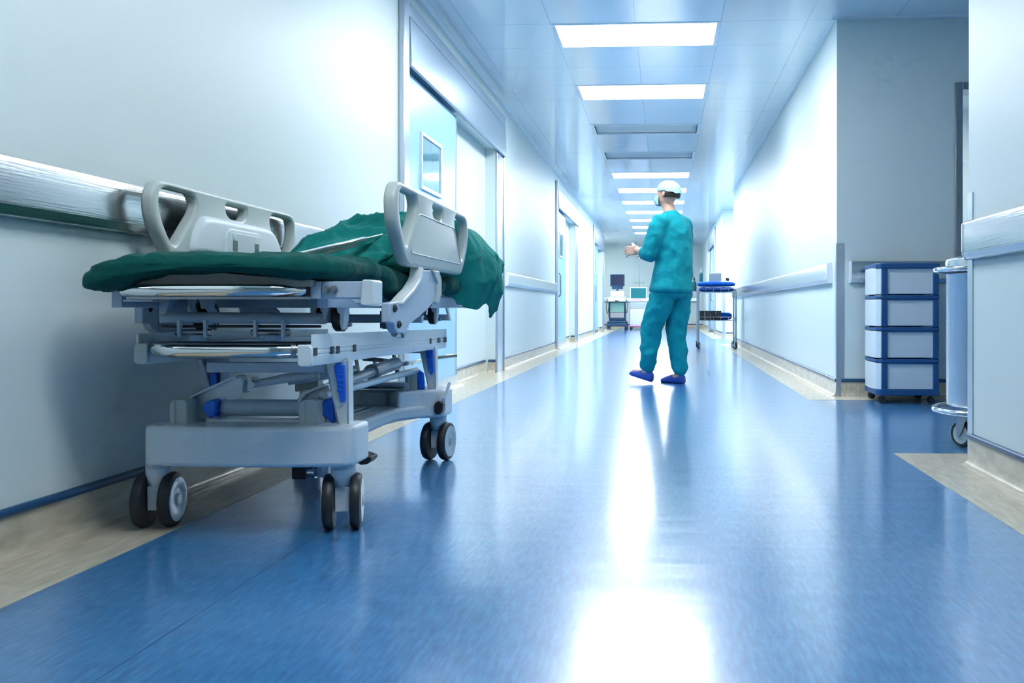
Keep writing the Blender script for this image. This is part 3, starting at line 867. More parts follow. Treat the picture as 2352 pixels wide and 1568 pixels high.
# --- mattress with gathered green cover
def interp(x, T):
    if x <= T[0][0]: return T[0][1]
    for (a, p), (b, q) in zip(T, T[1:]):
        if x <= b:
            t = (x - a) / (b - a); t = t * t * (3 - 2 * t); return p + (q - p) * t
    return T[-1][1]
ZT = [(-.28, .750), (-.18, .757), (.05, .757), (.35, .748), (.6, .738), (1.0, .742), (1.62, .75)]
ZB = [(-.28, .672), (.1, .676), (.3, .668), (.55, .660), (.8, .660), (1.2, .66), (1.62, .66)]
def mattress():
    NU, NV = 120, 170
    def fn(a, b):
        v = -.30 + 1.94 * b
        e = min(1, (b) / .075)                       # rounding of the foot end
        e2 = min(1, (1 - b) / .05)
        k = math.sqrt(max(0, 1 - (1 - e) ** 2)); k2 = math.sqrt(max(0, 1 - (1 - e2) ** 2))
        hw = (.335 - .115 * (1 - k)) * (1 - .12 * (1 - k2)) if b > 0 else .21
        if e2 < 1: hw = .33 - .08 * (1 - k2)
        zt, zb = interp(v, ZT), interp(v, ZB)
        zc = (zt + zb) / 2; hh = (zt - zb) / 2 * (.25 + .75 * max(.0, min(k, k2)) ** .6)
        th = 2 * PI * a + PI / 2
        cx, sz = math.cos(th), math.sin(th)
        p = .42
        x = math.copysign(abs(cx) ** p, cx) * hw; z = math.copysign(abs(sz) ** .62, sz) * hh
        if sz > 0: z += 0
        # sides bulge, right side sags where the cover has slipped
        if cx > 0 and .15 < v < 1.0:
            s = math.sin(PI * (v - .15) / .85) ; z += -.058 * s * min(1, max(0, cx) * 1.3) ** 2 * max(0, min(1, .55 - sz * .9)) - .01 * s * max(0, cx)
        if cx < 0 and sz < .5: z += -.010
        # foot corner (left) turned down
        dn = max(0, (-.05 - v) / .25) * max(0, (-x - .12) / .2); z -= .030 * dn
        # arch over the board at the foot end
        if sz < 0 and v < .0: z *= 1 - .75 * max(0, 1 - ((x - .0) / .22) ** 2) * min(1, (-v) / .15)
        P = Vector((x + .0, v, zc + z))
        side = 1 - max(0, sz) ** 2
        w = math.sin(v * 150 + 9 * noise.noise(Vector((v * 9, a * 3, 1)))) * math.sin(x * 140 + 7 * noise.noise(Vector((x * 12, 4, v * 8))))
        low = max(0, -sz * .8 + .35)
        amp = .0075 * low * side * (.4 + 1.2 * abs(noise.noise(Vector((v * 6, x * 6, 3)))))
        big = noise.noise(Vector((x * 8, v * 5, zc * 3))) * .008 + abs(noise.noise(Vector((x * 5, v * 13, 2.7)))) * .009
        fold = abs(noise.noise(Vector((x * 16 + v * 6, v * 7 - x * 3, 5.1)))) * .022 * (1 if v > .05 else .55)
        nrm = Vector((cx * .8, -(1 - k) * .8, sz)).normalized()
        return P + nrm * (w * amp * 1.0 + big + fold - .006)
    m = MB(); V = m.grid(fn, NU, NV, wrap=True)
    m._f(V[0][::-1]); m._f(V[-1])
    o = m.build('mattress', M['greend'], G, ang=180)
    return o
mattress()

# --- side rail panels
outer = [(-.412, .742), (.412, .742), (.532, .865), (.543, .945), (.505, .993), (-.505, .993), (-.543, .945), (-.532, .865)]
hole = [(-.503, .915), (-.495, .962), (-.455, .972), (-.30, .972), (-.275, .945), (-.29, .915), (-.405, .803), (-.432, .808), (-.480, .865)]
hole2 = [(-a, b) for a, b in hole][::-1]
grip = [(-.080, .968), (.080, .968), (.080, .940), (.045, .920), (-.045, .920), (-.080, .940)]
def side_panel(u, v, s):
    o = plate('side_rail_panel', [(a, b - .86) for a, b in outer], [[(a, b - .86) for a, b in h] for h in (hole, hole2, grip)], .040, .012, M['ivory'], G, .045)
    o.location = (u, v, .86); o.rotation_euler = (R(90), 0, R(90))
    return o
pr = side_panel(.345, .70, 1); pl = side_panel(-.355, .645, -1)
# recessed field on the outer face of the near panel: thin raised border
m = MB(); fld = roundpoly([(-.275, .918 - .86), (.275, .918 - .86), (.385, .785 - .86), (-.385, .785 - .86)], .03)
m.tube([(a, b, .0198) for a, b in fld], .0026, 6, closed=True); m.build('panel_border', M['ivory'], pr)
m = MB(); m.prism(smooth2d([(-.07, .935 - .86), (.07, .935 - .86), (.06, .922 - .86), (0, .918 - .86), (-.06, .922 - .86)], 1), 'z', -.016, -.004); m.build('grip_back', M['ivory'], pr)
# control bulge on the inner face of the far panel (its inner face is +z local)
o = plate('control_bulge', [(-.31, .0), (-.27, .045), (-.22, .052), (.22, .052), (.27, .045), (.33, .0), (.36, -.08), (-.34, -.08)], [], .052, .024, M['abs'], pl, .06); o.location = (0, 0, .018)
o = plate('control_frame', [(-.15, -.075), (-.14, .0), (-.115, .022), (.115, .022), (.14, .0), (.155, -.075)], [], .02, .006, M['abs'], pl, .02); o.location = (0, 0, .040)
o2 = plate('control_plate', [(-.122, -.070), (-.108, .008), (.108, .008), (.125, -.070)], [], .006, .001, M['rail'], pl, .006); o2.location = (0, 0, .0500)
for a in (-.085, .085):
    m = MB(); m.box(a - .018, a + .018, -.055, -.018, .050, .0535); m.build('control_slot', M['steeld'], pl, smooth=False)
m = MB(); m.lathe([(.012, .052), (.011, .0545), (.0, .055)], (-.09, -.006, 0)); m.build('control_button', M['abs'], pl)

def support(u0, u1, v, s):
    P = [(.449, .737), (.43, .715), (.408, .70), (.375, .683), (.331, .668), (.27, .648), (.211, .632), (.111, .626), (.111, .568), (.15, .567), (.165, .548), (.20, .535), (.281, .534), (.331, .561), (.45, .583), (.577, .612), (.655, .635), (.690, .66), (.697, .70), (.675, .744)]
    m = MB(); m.prism([(a + v, b) for a, b in P], 'x', u0, u1)
    o = m.build('panel_support', M['grey'], G, bevel=.004, ang=25)
    m = MB()
    lip = [(.455, .737), (.435, .708), (.41, .694), (.33, .659), (.25, .636), (.2, .62), (.2, .631), (.25, .648), (.33, .672), (.40, .703), (.42, .72), (.435, .745)]
    m.prism([(a + v, b) for a, b in lip], 'x', min(u0, u1 + s * .014), max(u1, u1 + s * .014) if s > 0 else u1)
    m.build('support_flange', M['rail'], o, bevel=.003)
    for a, b in ((.150, .610), (.195, .562)):
        m = MB(); m.cyl((u1, a + v, b), (u1 + s * .006, a + v, b), .0115, seg=20); m.cyl((u1 + s * .006, a + v, b), (u1 + s * .010, a + v, b), .006, seg=6); m.build('bolt', M['dark'], o)
    m = MB(); m.prism([(a + v, b) for a, b in ((.600, .742), (.70, .742), (.735, .715), (.735, .66), (.69, .625), (.66, .63), (.675, .66), (.675, .70), (.64, .72))], 'x', u0 + s * .004, u1 + s * .008); m.build('panel_clamp', M['ivory'], o, bevel=.005, seg=3)
support(.335, .362, .0, 1); support(-.362, -.335, -.055, -1)
m = MB(); m.cyl((.345, .215, .535), (.345, .26, .53), .011); m.prism([(.245, .545), (.30, .55), (.29, .525), (.27, .52)], 'x', .335, .36); m.build('support_latch', M['steeld'], G)

# backrest side bar
m = MB(); m.bar((.095, .11, .766), (.190, .62, .866), .026, .012); m.bar((.098, .11, .755), (.192, .62, .855), .012, .016); m.build('backrest_bar', M['chrome'], G, bevel=.002)

# ------------------------------------------------------------ green drapes heaped on the raised backrest
def drape():
    NU, NV = 150, 150
    HT = [(.42, .742), (.50, .80), (.6, .848), (.7, .880), (.85, .897), (.95, .912), (1.03, .962), (1.1, .992), (1.2, .982), (1.35, .985), (1.5, .985), (1.6, .95), (1.66, .86), (1.70, .70)]
    UL = [(.42, -.04), (.5, -.09), (.6, -.13), (.9, -.245), (1.1, -.285), (1.7, -.285)]
    RG = [(.42, .20), (.5, .245), (.62, .285), (.75, .30), (1.2, .30), (1.3, .33), (1.7, .33)]
    ZE = [(.42, .742), (.9, .70), (1.14, .67), (1.22, .625), (1.30, .605), (1.37, .635), (1.47, .568), (1.53, .60), (1.60, .72), (1.7, .80)]
    UB = [(.42, .20), (.62, .295), (1.15, .305), (1.22, .34), (1.32, .395), (1.42, .435), (1.5, .45), (1.7, .42)]
    def fn(a, b):
        v = .42 + 1.28 * b
        h = interp(v, HT); ul = interp(v, UL); ur = interp(v, RG); zm = .742 if v < 1.2 else .72
        ze = interp(v, ZE); ub = interp(v, UB)
        if a < .62:
            q = a / .62; u = ul + (ur - ul) * q
            t_ = max(0, min(1, (v - .88) / .16)); s = min(1, q / (.38 + .26 * t_)); rise = math.sqrt(max(0, 1 - (1 - s) ** (2.2 - .5 * t_)))
            # right shoulder bends down a little
            s2 = max(0, (q - .72) / .28)
            z = zm + (h - zm) * rise - (.030 if v > 1.25 else .045) * s2 ** 2 * min(1, (h - zm) * 8)
        else:
            q = (a - .62) / .38
            sh = (.030 if v > 1.25 else .045) * min(1, (h - zm) * 8)
            z0 = h - sh
            uo = ub + .010 * math.sin(q * PI)
            f = 1 - (1 - min(1, q * 1.25)) ** 2.0
            u = ur + (uo - ur) * f
            z = z0 + (ze - z0) * (q ** 1.25)
            u -= .02 * max(0, q - .75) / .25 * (1 if v > 1.25 else 0)
        # folds
        hh = max(0, min(1, (h - .742) / .10))
        wx = u + .05 * noise.noise(Vector((u * 4, v * 4, 1.3))); wv = v + .05 * noise.noise(Vector((u * 4, v * 4, 7.3)))
        n1 = noise.noise(Vector((wx * 4.5, wv * 4, z * 3)))
        n2 = 1 - abs(noise.noise(Vector((wx * 5 + wv * 3, wv * 4.5 - wx * 3, z * 5 + 3)))) * 2.6
        n3 = 1 - abs(noise.noise(Vector((wx * 9 - wv * 4, wv * 8 + wx * 3, z * 8 + 8)))) * 3
        d = (.016 * n1 + .026 * max(0, n2) ** 1.7 + .011 * max(0, n3) ** 1.5) * hh
        if a > .62:
            q = (a - .62) / .38
            fold = math.sin(v * 34 + 2.2 * noise.noise(Vector((v * 3, z * 2, 9)))) * (.009 if v > 1.15 else .006) * q
            return Vector((u + d * .7 + fold - (.0 if v > 1.22 else .02 * hh), v + .02 * n1 * q, z))
        return Vector((u, v - d * .3, z + d - .012 * hh))
    m = MB(); m.grid(fn, NU, NV)
    o = m.build('surgical_drape', M['green'], None, ang=180)
    o.location = G.location; o.rotation_euler = G.rotation_euler
    so = o.modifiers.new('cloth', 'SOLIDIFY'); so.thickness = .003; so.offset = -1
    tag(o, 'crumpled green drape heaped on the head of the stretcher, hanging over its far corner', 'drape')
drape()

# ------------------------------------------------------------ drawer tower
e = empty('drawer_tower', (1.56, 5.985, 0))
tag(e, 'navy and white four-drawer plastic storage tower on casters in the side passage', 'drawer unit')
hx, hy, z0, z1 = .195, .185, .052, .90
ch = .03
def oct_(a, b, c): return [(-a + c, -b), (a, -b), (a, b), (-a + c, b), (-a, b - c), (-a, -b + c)]
n = 4; hh = (z1 - z0 - .03) / n
m = MB()
m.prism(oct_(hx + .004, hy + .004, ch), 'z', z0, z0 + .042); m.build('base_tray', M['navy'], e, bevel=.005)
m = MB(); m.prism(oct_(hx + .004, hy + .004, ch), 'z', z1 - .035, z1); m.build('top_tray', M['navy'], e, bevel=.006)
for k in range(n):
    za = z0 + .03 + hh * k; zb = za + hh
    m = MB()
    # side frames (towards and away from the viewer) and back
    for s in (-1, 1):
        y0, y1 = sorted((s * hy, s * (hy - .022)))
        m.box(-hx + ch, -hx + ch + .036, y0, y1, za, zb); m.box(hx - .036, hx, y0, y1, za, zb)
        m.box(-hx + ch, hx, y0, y1, zb - .032, zb)
    m.prism(oct_(hx + .002, hy + .002, ch), 'z', zb - .024, zb - .004)
    m.build('tower_frame', M['navy'], e, bevel=.004)
    m = MB()
    m.box(-hx + ch + .030, hx - .03, -hy + .012, hy - .012, za + .006, zb - .03)
    d = m.build('drawer', M['drawer'], e, bevel=.004)
    m = MB()
    m.prism([(-hx - .002, -hy + ch + .004), (-hx + ch - .004, -hy + .002), (-hx + ch + .004, -hy + .01), (-hx + ch + .004, hy - .01), (-hx + ch - .004, hy - .002), (-hx - .002, hy - ch - .004), (-hx - .008, 0)], 'z', za + .004, zb - .028)
    f = m.build('drawer_front', M['drawer'], d, bevel=.003)
for a in (-.155, .155):
    for b in (-.145, .145):
        c = empty('caster', (a, b, 0)); c.parent = e
        m = MB(); m.cyl((0, 0, .03), (0, 0, .054), .008); m.prism([(-.018, .02), (-.012, .036), (.010, .038), (.014, .024), (0, .018)], 'y', -.011, .011); m.build('housing', M['black'], c)
        for s in (-1, 1):
            m = MB(); m.lathe([(.012, s * .011), (.020, s * .012), (.0215, s * .017), (.018, s * .022), (0, s * .022)], (0, 0, .0218), 'y', 20); m.build('wheel', M['black'], c)

# ------------------------------------------------------------ stainless bin behind the near wall end
BX, BY = 1.505, 4.13
e = empty('steel_bin', (BX, BY, 0))
tag(e, 'round stainless steel lidded bin on casters, half hidden by the near wall end', 'bin')
m = MB(); m.lathe([(.205, .165), (.212, .17), (.214, .20), (.214, .76), (.217, .765)], seg=56); m.build('body', M['steelv'], e)
m = MB(); m.lathe([(.217, .775), (.219, .82), (.213, .834), (.17, .846), (.05, .852), (0, .853)], seg=56); m.build('lid', M['steel'], e)
def ring(r, z): return [(r * math.cos(a), r * math.sin(a), z) for a in [2 * PI * k / 48 for k in range(48)]]
m = MB(); m.tube(ring(.262, .785), .013, 12, closed=True); r_ = m.build('bumper_ring', M['chrome'], e)
for k in range(4):
    a = PI / 4 + k * PI / 2 + .3; m = MB(); m.cyl((.215 * math.cos(a), .215 * math.sin(a), .785), (.26 * math.cos(a), .26 * math.sin(a), .785), .006); m.build('bracket', M['chrome'], r_)
m = MB(); m.tube(ring(.268, .150), .013, 12, closed=True); m.build('base_ring', M['chrome'], e)
m = MB()
for k in range(3):
    a = R(218 + 120 * k); m.bar((0, 0, .152), (.262 * math.cos(a), .262 * math.sin(a), .152), .035, .02)
m.build('base_cross', M['steeld'], e, bevel=.003)
for k in range(3):
    a = R(218 + 120 * k)
    c = empty('caster', (.235 * math.cos(a), .235 * math.sin(a), 0), .5); c.parent = e
    m = MB(); m.box(-.03, .03, -.03, .03, .136, .142); m.build('swivel_plate', M['steeld'], c)
    for s in (-1, 1):
        m = MB(); m.prism([(-.028, .138), (.028, .138), (.034, .09), (.028, .045), (.014, .045), (-.004, .08)], 'x', s * .022 - .002, s * .022 + .002); m.build('fork_side', M['steeld'], c, bevel=.001)
    m = MB(); m.mi = 0; m.lathe([(.042, -.012), (.054, -.012), (.0575, -.006), (.0575, .006), (.054, .012), (.042, .012)], (0, .018, .0578), 'x', 28)
    m.mi = 1; m.lathe([(.042, -.0125), (.042, .0125), (.034, .013), (.012, .015), (0, .015)], (0, .018, .0578), 'x', 28); m.build('wheel', [M['rubber'], M['ivory']], c)

# ------------------------------------------------------------ wire trolley on the right
TX0, TX1, TY0, TY1 = .515, 1.075, 13.42, 13.86
e = empty('wire_trolley', ((TX0 + TX1) / 2, (TY0 + TY1) / 2, 0))
tag(e, 'two-shelf chrome trolley on casters against the right wall, loaded with blue pads', 'trolley')
w, d = (TX1 - TX0) / 2, (TY1 - TY0) / 2
for a in (-1, 1):
    for b in (-1, 1):
        m = MB(); m.cyl((a * w, b * d, .13), (a * w, b * d, .868), .0125); m.build('post', M['steeld'], e)
        c = empty('caster', (a * w, b * d, 0), .4 * a); c.parent = e
        m = MB(); m.cyl((0, 0, .10), (0, 0, .135), .012)
        m.build('caster_stem', M['steeld'], c)
        for s in (-1, 1):
            m = MB(); m.prism([(-.02, .11), (.02, .11), (.03, .05), (.012, .05)], 'x', s * .018 - .0015, s * .018 + .0015); m.build('fork_side', M['steeld'], c)
        m = MB(); m.mi = 0; m.lathe([(.030, -.014), (.046, -.013), (.05, 0), (.046, .013), (.030, .014)], (0, .02, .0505), 'x', 24)
        m.mi = 1; m.lathe([(.030, -.0145), (.030, .0145), (.0, .0146)], (0, .02, .0505), 'x', 20); m.build('wheel', [M['black'], M['hub']], c)
for z in (.435, .858):
    m = MB(); m.box(-w, w, -d, d, z - .012, z); sh = m.build('shelf', M['steel'], e, bevel=.003)
    g = [(-w, -d, z + .045), (w, -d, z + .045), (w, d, z + .045), (-w, d, z + .045)]
    m = MB(); m.tube(g, .004, 8, closed=True)
    for i in range(4):
        p = Vector(g[i]); q = Vector(g[(i + 1) % 4])
        for k in range(5):
            c = p.lerp(q, k / 5); m.cyl((c.x, c.y, z - .002), (c.x, c.y, z + .045), .003, seg=6)
    m.build('guard_rail', M['chrome'], sh)
ex, ey = e.location.x, e.location.y
def pad(cx, cy, z, wx, wy, h, label, seed, group=None):
    def fn(a, b):
        th = 2 * PI * a; ph = -PI / 2 + PI * b
        cz, sz = math.cos(ph), math.sin(ph)
        x = math.copysign(abs(math.cos(th)) ** .35, math.cos(th)) * abs(cz) ** .4 * wx
        y = math.copysign(abs(math.sin(th)) ** .35, math.sin(th)) * abs(cz) ** .4 * wy
        zz = math.copysign(abs(sz) ** .75, sz) * h
        n_ = noise.noise(Vector((x * 9 + seed, y * 9, zz * 9))) * h * .28
        return Vector((x, y, zz + (n_ if sz > -.5 else 0)))
    m = MB(); m.grid(fn, 48, 24, wrap=True); bmesh.ops.remove_doubles(m.bm, verts=m.bm.verts, dist=1e-5)
    o = m.build('blue_pad', M['bpad'], None, ang=180); o.location = (cx, cy, z + h)
    return tag(o, label, 'pad', group)
pad(ex, ey, .859, .262, .19, .036, 'lower of the two blue pads stacked on the top shelf of the wire trolley', 1)
pad(ex - .005, ey, .940, .285, .205, .036, 'upper of the two blue pads stacked on the top shelf of the wire trolley', 5)
pad(ex + .09, ey + .075, .436, .15, .10, .052, 'blue bundle behind the grey boxes on the lower trolley shelf', 9)
m = MB(); m.box(-.095, .095, -.07, .07, 0, .13); o = m.build('white_box', M['white'], None, bevel=.006); o.location = (.775, ey + .02, 1.020); tag(o, 'white box on top of the blue pads on the trolley', 'box')
m = MB(); m.box(-.09, .09, -.072, -.07, .015, .115); m.build('box_front', M['ivory'], o)
m = MB(); m.box(-.025, .025, -.01, .01, 0, .045); o = m.build('small_device', M['black'], None, bevel=.003); o.location = (.955, ey - .05, 1.020); o.rotation_euler = (0, .25, 0); o.location.z = 1.026; tag(o, 'small dark device beside the white box on the pads', 'device')
for k in range(4):
    x = .572 + k * .083
    m = MB(); m.box(-.037, .037, -.06, .06, 0, .135); o = m.build('storage_box', M['black'], None, bevel=.004); o.location = (x, ey - .13, .436)
    m = MB(); m.box(-.039, .039, -.062, .062, .125, .137); m.build('box_rim', M['black'], o)
    tag(o, ['leftmost dark grey box standing on the lower trolley shelf', 'second dark grey box from the left on the lower trolley shelf', 'third dark grey box from the left on the lower trolley shelf', 'rightmost dark grey box beside the blue bundle on the lower shelf'][k], 'box', 'grey boxes on the lower trolley shelf')
# bottles hanging at the left side of the trolley top
m = MB(); m.lathe([(.034, 0), (.036, .01), (.036, .125), (.03, .145), (.014, .155), (.014, .175)], seg=20); o = m.build('green_bottle', M['tealp'], None); o.location = (.455, ey - .12, .872); tag(o, 'dark green dispenser bottle in a holder at the left end of the trolley top', 'bottle')
m = MB(); m.lathe([(.015, .172), (.015, .19), (.005, .192), (.005, .21)]); m.box(-.03, .006, -.005, .005, .207, .216); m.build('pump_head', M['black'], o)
m = MB(); m.box(-.04, .04, -.04, .04, -.008, 0); m.box(.03, .04, -.01, .01, -.02, .08); m.build('bottle_holder', M['steeld'], o)
m = MB(); m.lathe([(.026, 0), (.028, .01), (.028, .115), (.022, .13), (.01, .14), (.01, .155)], seg=20); o = m.build('green_bottle', M['tealp'], None); o.location = (.565, ey + .0, 1.018); tag(o, 'small dark bottle with white pump on the pads left of the white box', 'bottle')
m = MB(); m.lathe([(.011, .15), (.011, .165), (.004, .167), (.004, .185)]); m.box(-.005, .028, -.004, .004, .182, .19); m.build('pump_head', M['white'], o)

# ------------------------------------------------------------ machines by the end wall
X0, Y0 = -1.325, 25.45
e = empty('ultrasound_machine', (X0, Y0, 0))
tag(e, 'tall ultrasound machine with a dark monitor at the end of the corridor', 'medical machine')
m = MB(); m.box(-.28, .28, -.30, .35, .10, .20); m.prism([(-.30, .20), (.30, .20), (.24, .26), (-.24, .26)], 'y', -.3, .35); m.build('base', M['navym'], e, bevel=.02)
m = MB(); m.box(-.235, .235, -.12, .30, .26, .80); m.build('cabinet', M['navym'], e, bevel=.02)
m = MB(); m.box(-.20, .20, -.14, -.118, .50, .78); m.build('front_panel', M['mint'], e, bevel=.01)
m = MB(); m.box(-.20, .20, -.14, -.118, .34, .49); m.build('lower_panel', M['greyp'], e, bevel=.01)
for s in (-1, 1):
    m = MB(); m.tube(arc([(s * .225, -.16, .34), (s * .235, -.17, .6), (s * .22, -.2, .80)], .1), .02); m.build('side_column', M['navym'], e)
m = MB(); m.prism([(-.42, .80), (-.1, .80), (.1, .88), (.1, .93), (-.12, .93), (-.42, .84)], 'x', -.245, .245); o = m.build('console', M['white'], e, bevel=.012)
m = MB()
for r in range(3):
    for q in range(9): m.box(-.18 + q * .04, -.148 + q * .04, -.36 + r * .06, -.32 + r * .06, .853 + r * .02, .862 + r * .02)
m.build('keyboard', M['ivory'], o, smooth=False)
m = MB(); m.box(-.05, .05, -.43, -.40, .805, .838); m.build('console_slot', M['black'], o)
m = MB(); m.prism([(-.10, .93), (.0, .93), (.02, 1.10), (-.03, 1.11)], 'x', -.19, .19); m.build('touch_panel', M['white'], e, bevel=.01)
m = MB(); m.prism([(-.100, .955), (-.104, .955), (-.043, 1.085), (-.039, 1.085)], 'x', -.15, .16); m.build('touch_screen', M['scr'], e)
m = MB(); m.tube(arc([(0, .0, 1.08), (0, .02, 1.2), (0, -.02, 1.27)], .04), .03); m.box(-.16, .16, -.03, .01, 1.16, 1.24); m.build('monitor_arm', M['navym'], e, bevel=.004)
m = MB(); m.box(-.205, .205, -.05, .0, 1.24, 1.585); o = m.build('monitor', M['navym'], e, bevel=.01)
m = MB(); m.box(-.18, .18, -.053, -.049, 1.27, 1.56); m.build('screen', M['screen'], o)
m = MB(); m.tube(arc([(-.25, -.38, .86), (-.29, -.45, .93), (.29, -.45, .93), (.25, -.38, .86)], .05), .012); m.build('handle', M['ivory'], e)
for a in (-.25, .25):
    for b in (-.25, .3):
        c = MB()
        for s in (-1, 1): c.lathe([(.03, s * .010), (.075, s * .012), (.08, s * .022), (.075, s * .034), (.03, s * .036)], (a, b, .0805), 'x', 24)
        c.box(a - .01, a + .01, b - .02, b + .02, .07, .14)
        c.build('caster', M['navym'], e)
for s, q in ((-1, .0), (1, .03)):
    m = MB(); m.tube(arc([(s * .27, -.3, .86), (s * .31, -.32, .6), (s * .27, -.3, .42 + q), (s * .25, -.2, .6)], .1), .008); m.build('probe_cable', M['black'], e)

X1, Y1 = -.73, 25.7
e = empty('monitor_cart', (X1, Y1, 0))
tag(e, 'white monitor cart with a teal screen and pink base, right of the ultrasound machine', 'medical cart')
m = MB(); m.box(-.255, .255, -.25, .25, .11, .80); m.build('cabinet', M['white'], e, bevel=.02)
m = MB(); m.box(-.235, .235, -.262, -.248, .60, .76); m.build('drawer_front', M['ivory'], e, bevel=.006)
m = MB(); m.box(-.235, .235, -.262, -.248, .14, .59); m.build('door_front', M['white'], e, bevel=.006)
m = MB(); m.box(-.28, .28, -.28, .28, .085, .125); m.build('base_bumper', M['pink'], e, bevel=.015)
m = MB(); m.box(-.29, .29, -.28, .28, .80, .83); m.build('top', M['white'], e, bevel=.008)
m = MB(); m.box(-.15, .15, -.22, .05, .83, .855); m.build('top_trim', M['pink'], e, bevel=.006)
m = MB(); m.box(-.245, .245, -.14, -.06, .87, 1.22); m.box(-.08, .08, -.12, -.02, .84, .90); o = m.build('monitor', M['white'], e, bevel=.012)
m = MB(); m.box(-.215, .215, -.144, -.139, .90, 1.19); m.build('screen', M['screent'], o)
m = MB(); m.box(.27, .42, -.2, .1, .70, .72); m.box(.32, .40, -.1, 0, .48, .62); m.build('side_tray', M['tealp'], e, bevel=.005)
m = MB(); m.tube(arc([(.30, .0, .72), (.40, -.05, .45), (.30, -.05, .25), (.33, .0, .12)], .1), .012); m.build('hose', M['tealp'], e)
for a in (-.22, .22):
    for b in (-.2, .2):
        m = MB(); m.lathe([(.02, -.018), (.042, -.016), (.046, 0), (.042, .016), (.02, .018)], (a, b, .0465), 'x', 20); m.box(a - .008, a + .008, b - .01, b + .01, .05, .09); m.build('caster', M['navym'], e)

e = empty('drip_stand', (-.73, 26.55, 0))
tag(e, 'thin metal drip stand behind the monitor cart against the end wall', 'drip stand')
m = MB(); m.cyl((0, 0, .06), (0, 0, 1.9), .011); m.build('pole', M['steeld'], e)
m = MB(); m.cyl((-.16, 0, 1.37), (.16, 0, 1.37), .008); m.build('crossbar', M['steeld'], e)
m = MB(); m.tube(arc([(-.07, 0, 1.87), (-.07, 0, 1.84), (.07, 0, 1.84), (.07, 0, 1.87)], .02), .006); m.build('hook', M['steeld'], e)
for k in range(5):
    a = 2 * PI * k / 5; m = MB(); m.bar((0, 0, .08), (.27 * math.cos(a), .27 * math.sin(a), .055), .025, .02); l = m.build('leg', M['steeld'], e)
    m = MB(); m.lathe([(.012, -.01), (.025, -.009), (.025, .009), (.012, .01)], (.27 * math.cos(a), .27 * math.sin(a), .0255), 'x', 16); m.build('wheel', M['black'], l)

# ------------------------------------------------------------ person walking left in teal scrubs
def bake(o, vox=0):
    if vox:
        r = o.modifiers.new('remesh', 'REMESH'); r.mode = 'VOXEL'; r.voxel_size = vox; r.use_smooth_shade = True
        s = o.modifiers.new('smooth', 'SMOOTH'); s.factor = .6; s.iterations = 7
    dg = bpy.context.evaluated_depsgraph_get(); dg.update()
    me = bpy.data.meshes.new_from_object(o.evaluated_get(dg)); o.modifiers.clear(); o.data = me
    for p in me.polygons: p.use_smooth = True
    return o

# local frame: x forward (walking direction), y to the person's left, z up
P = empty('person', (.055, 7.22, 0), R(180 - 34))
tag(P, 'person in teal surgical scrubs and light blue cap walking left along the corridor, forearms raised', 'person')
# joints (x forward, y left)
hipR, hipL = (-.03, -.085, .80), (-.01, .085, .80)
kneeR, kneeL = (.01, -.085, .455), (.13, .085, .46)
ankR, ankL = (-.035, -.08, .085), (.17, .085, .115)
pel = (-.02, 0, .84); spine = (-.035, 0, 1.0); chest = (-.02, 0, 1.20); neck0 = (0, 0, 1.35); neck1 = (.025, 0, 1.42)
shR, shL = (-.01, -.165, 1.29), (.0, .165, 1.29)
elR, elL = (.03, -.215, 1.035), (.06, .21, 1.04)
wrR, wrL = (.245, -.13, 1.075), (.26, .11, 1.085)
head0 = (.035, 0, 1.49); head1 = (.03, 0, 1.56); head2 = (.01, 0, 1.615)
def loft(m, secs, seg=28):
    rings = []
    for (cx, cy, cz), ax, ay in secs:
        rings.append([m.bm.verts.new((cx + ax * math.cos(2 * PI * k / seg), cy + ay * math.sin(2 * PI * k / seg), cz)) for k in range(seg)])
    for A, B in zip(rings, rings[1:]):
        for k in range(seg): m._f([A[k], A[(k + 1) % seg], B[(k + 1) % seg], B[k]])
    m._f(rings[0][::-1]); m._f(rings[-1])
def limb(m, pts, n=4):
    P_ = []; r_ = []
    for (p, r), (p2, r2) in zip(pts, pts[1:]):
        for k in range(n):
            t = k / n; P_.append(Vector(p).lerp(Vector(p2), t)); r_.append(r + (r2 - r) * t)
    P_.append(Vector(pts[-1][0])); r_.append(pts[-1][1])
    m.tube(P_, r_, 16)
    m.sphere(pts[0][0], pts[0][1] * .98, 14, 8); m.sphere(pts[-1][0], pts[-1][1] * .98, 14, 8)
m = MB()
loft(m, [((-.02, 0, .76), .06, .09), ((-.025, 0, .82), .095, .145), ((-.03, 0, .92), .088, .13), ((-.035, 0, 1.03), .085, .125), ((-.03, 0, 1.15), .095, .145), ((-.02, 0, 1.25), .092, .150), ((-.008, 0, 1.31), .075, .13), ((.0, 0, 1.345), .055, .075), ((.01, 0, 1.38), .050, .052), ((.022, 0, 1.43), .050, .050), ((.04, 0, 1.452), .060, .052), ((.046, 0, 1.475), .074, .062), ((.036, 0, 1.51), .088, .070), ((.026, 0, 1.55), .094, .076), ((.022, 0, 1.59), .088, .070), ((.02, 0, 1.622), .060, .050), ((.02, 0, 1.636), .02, .02)])
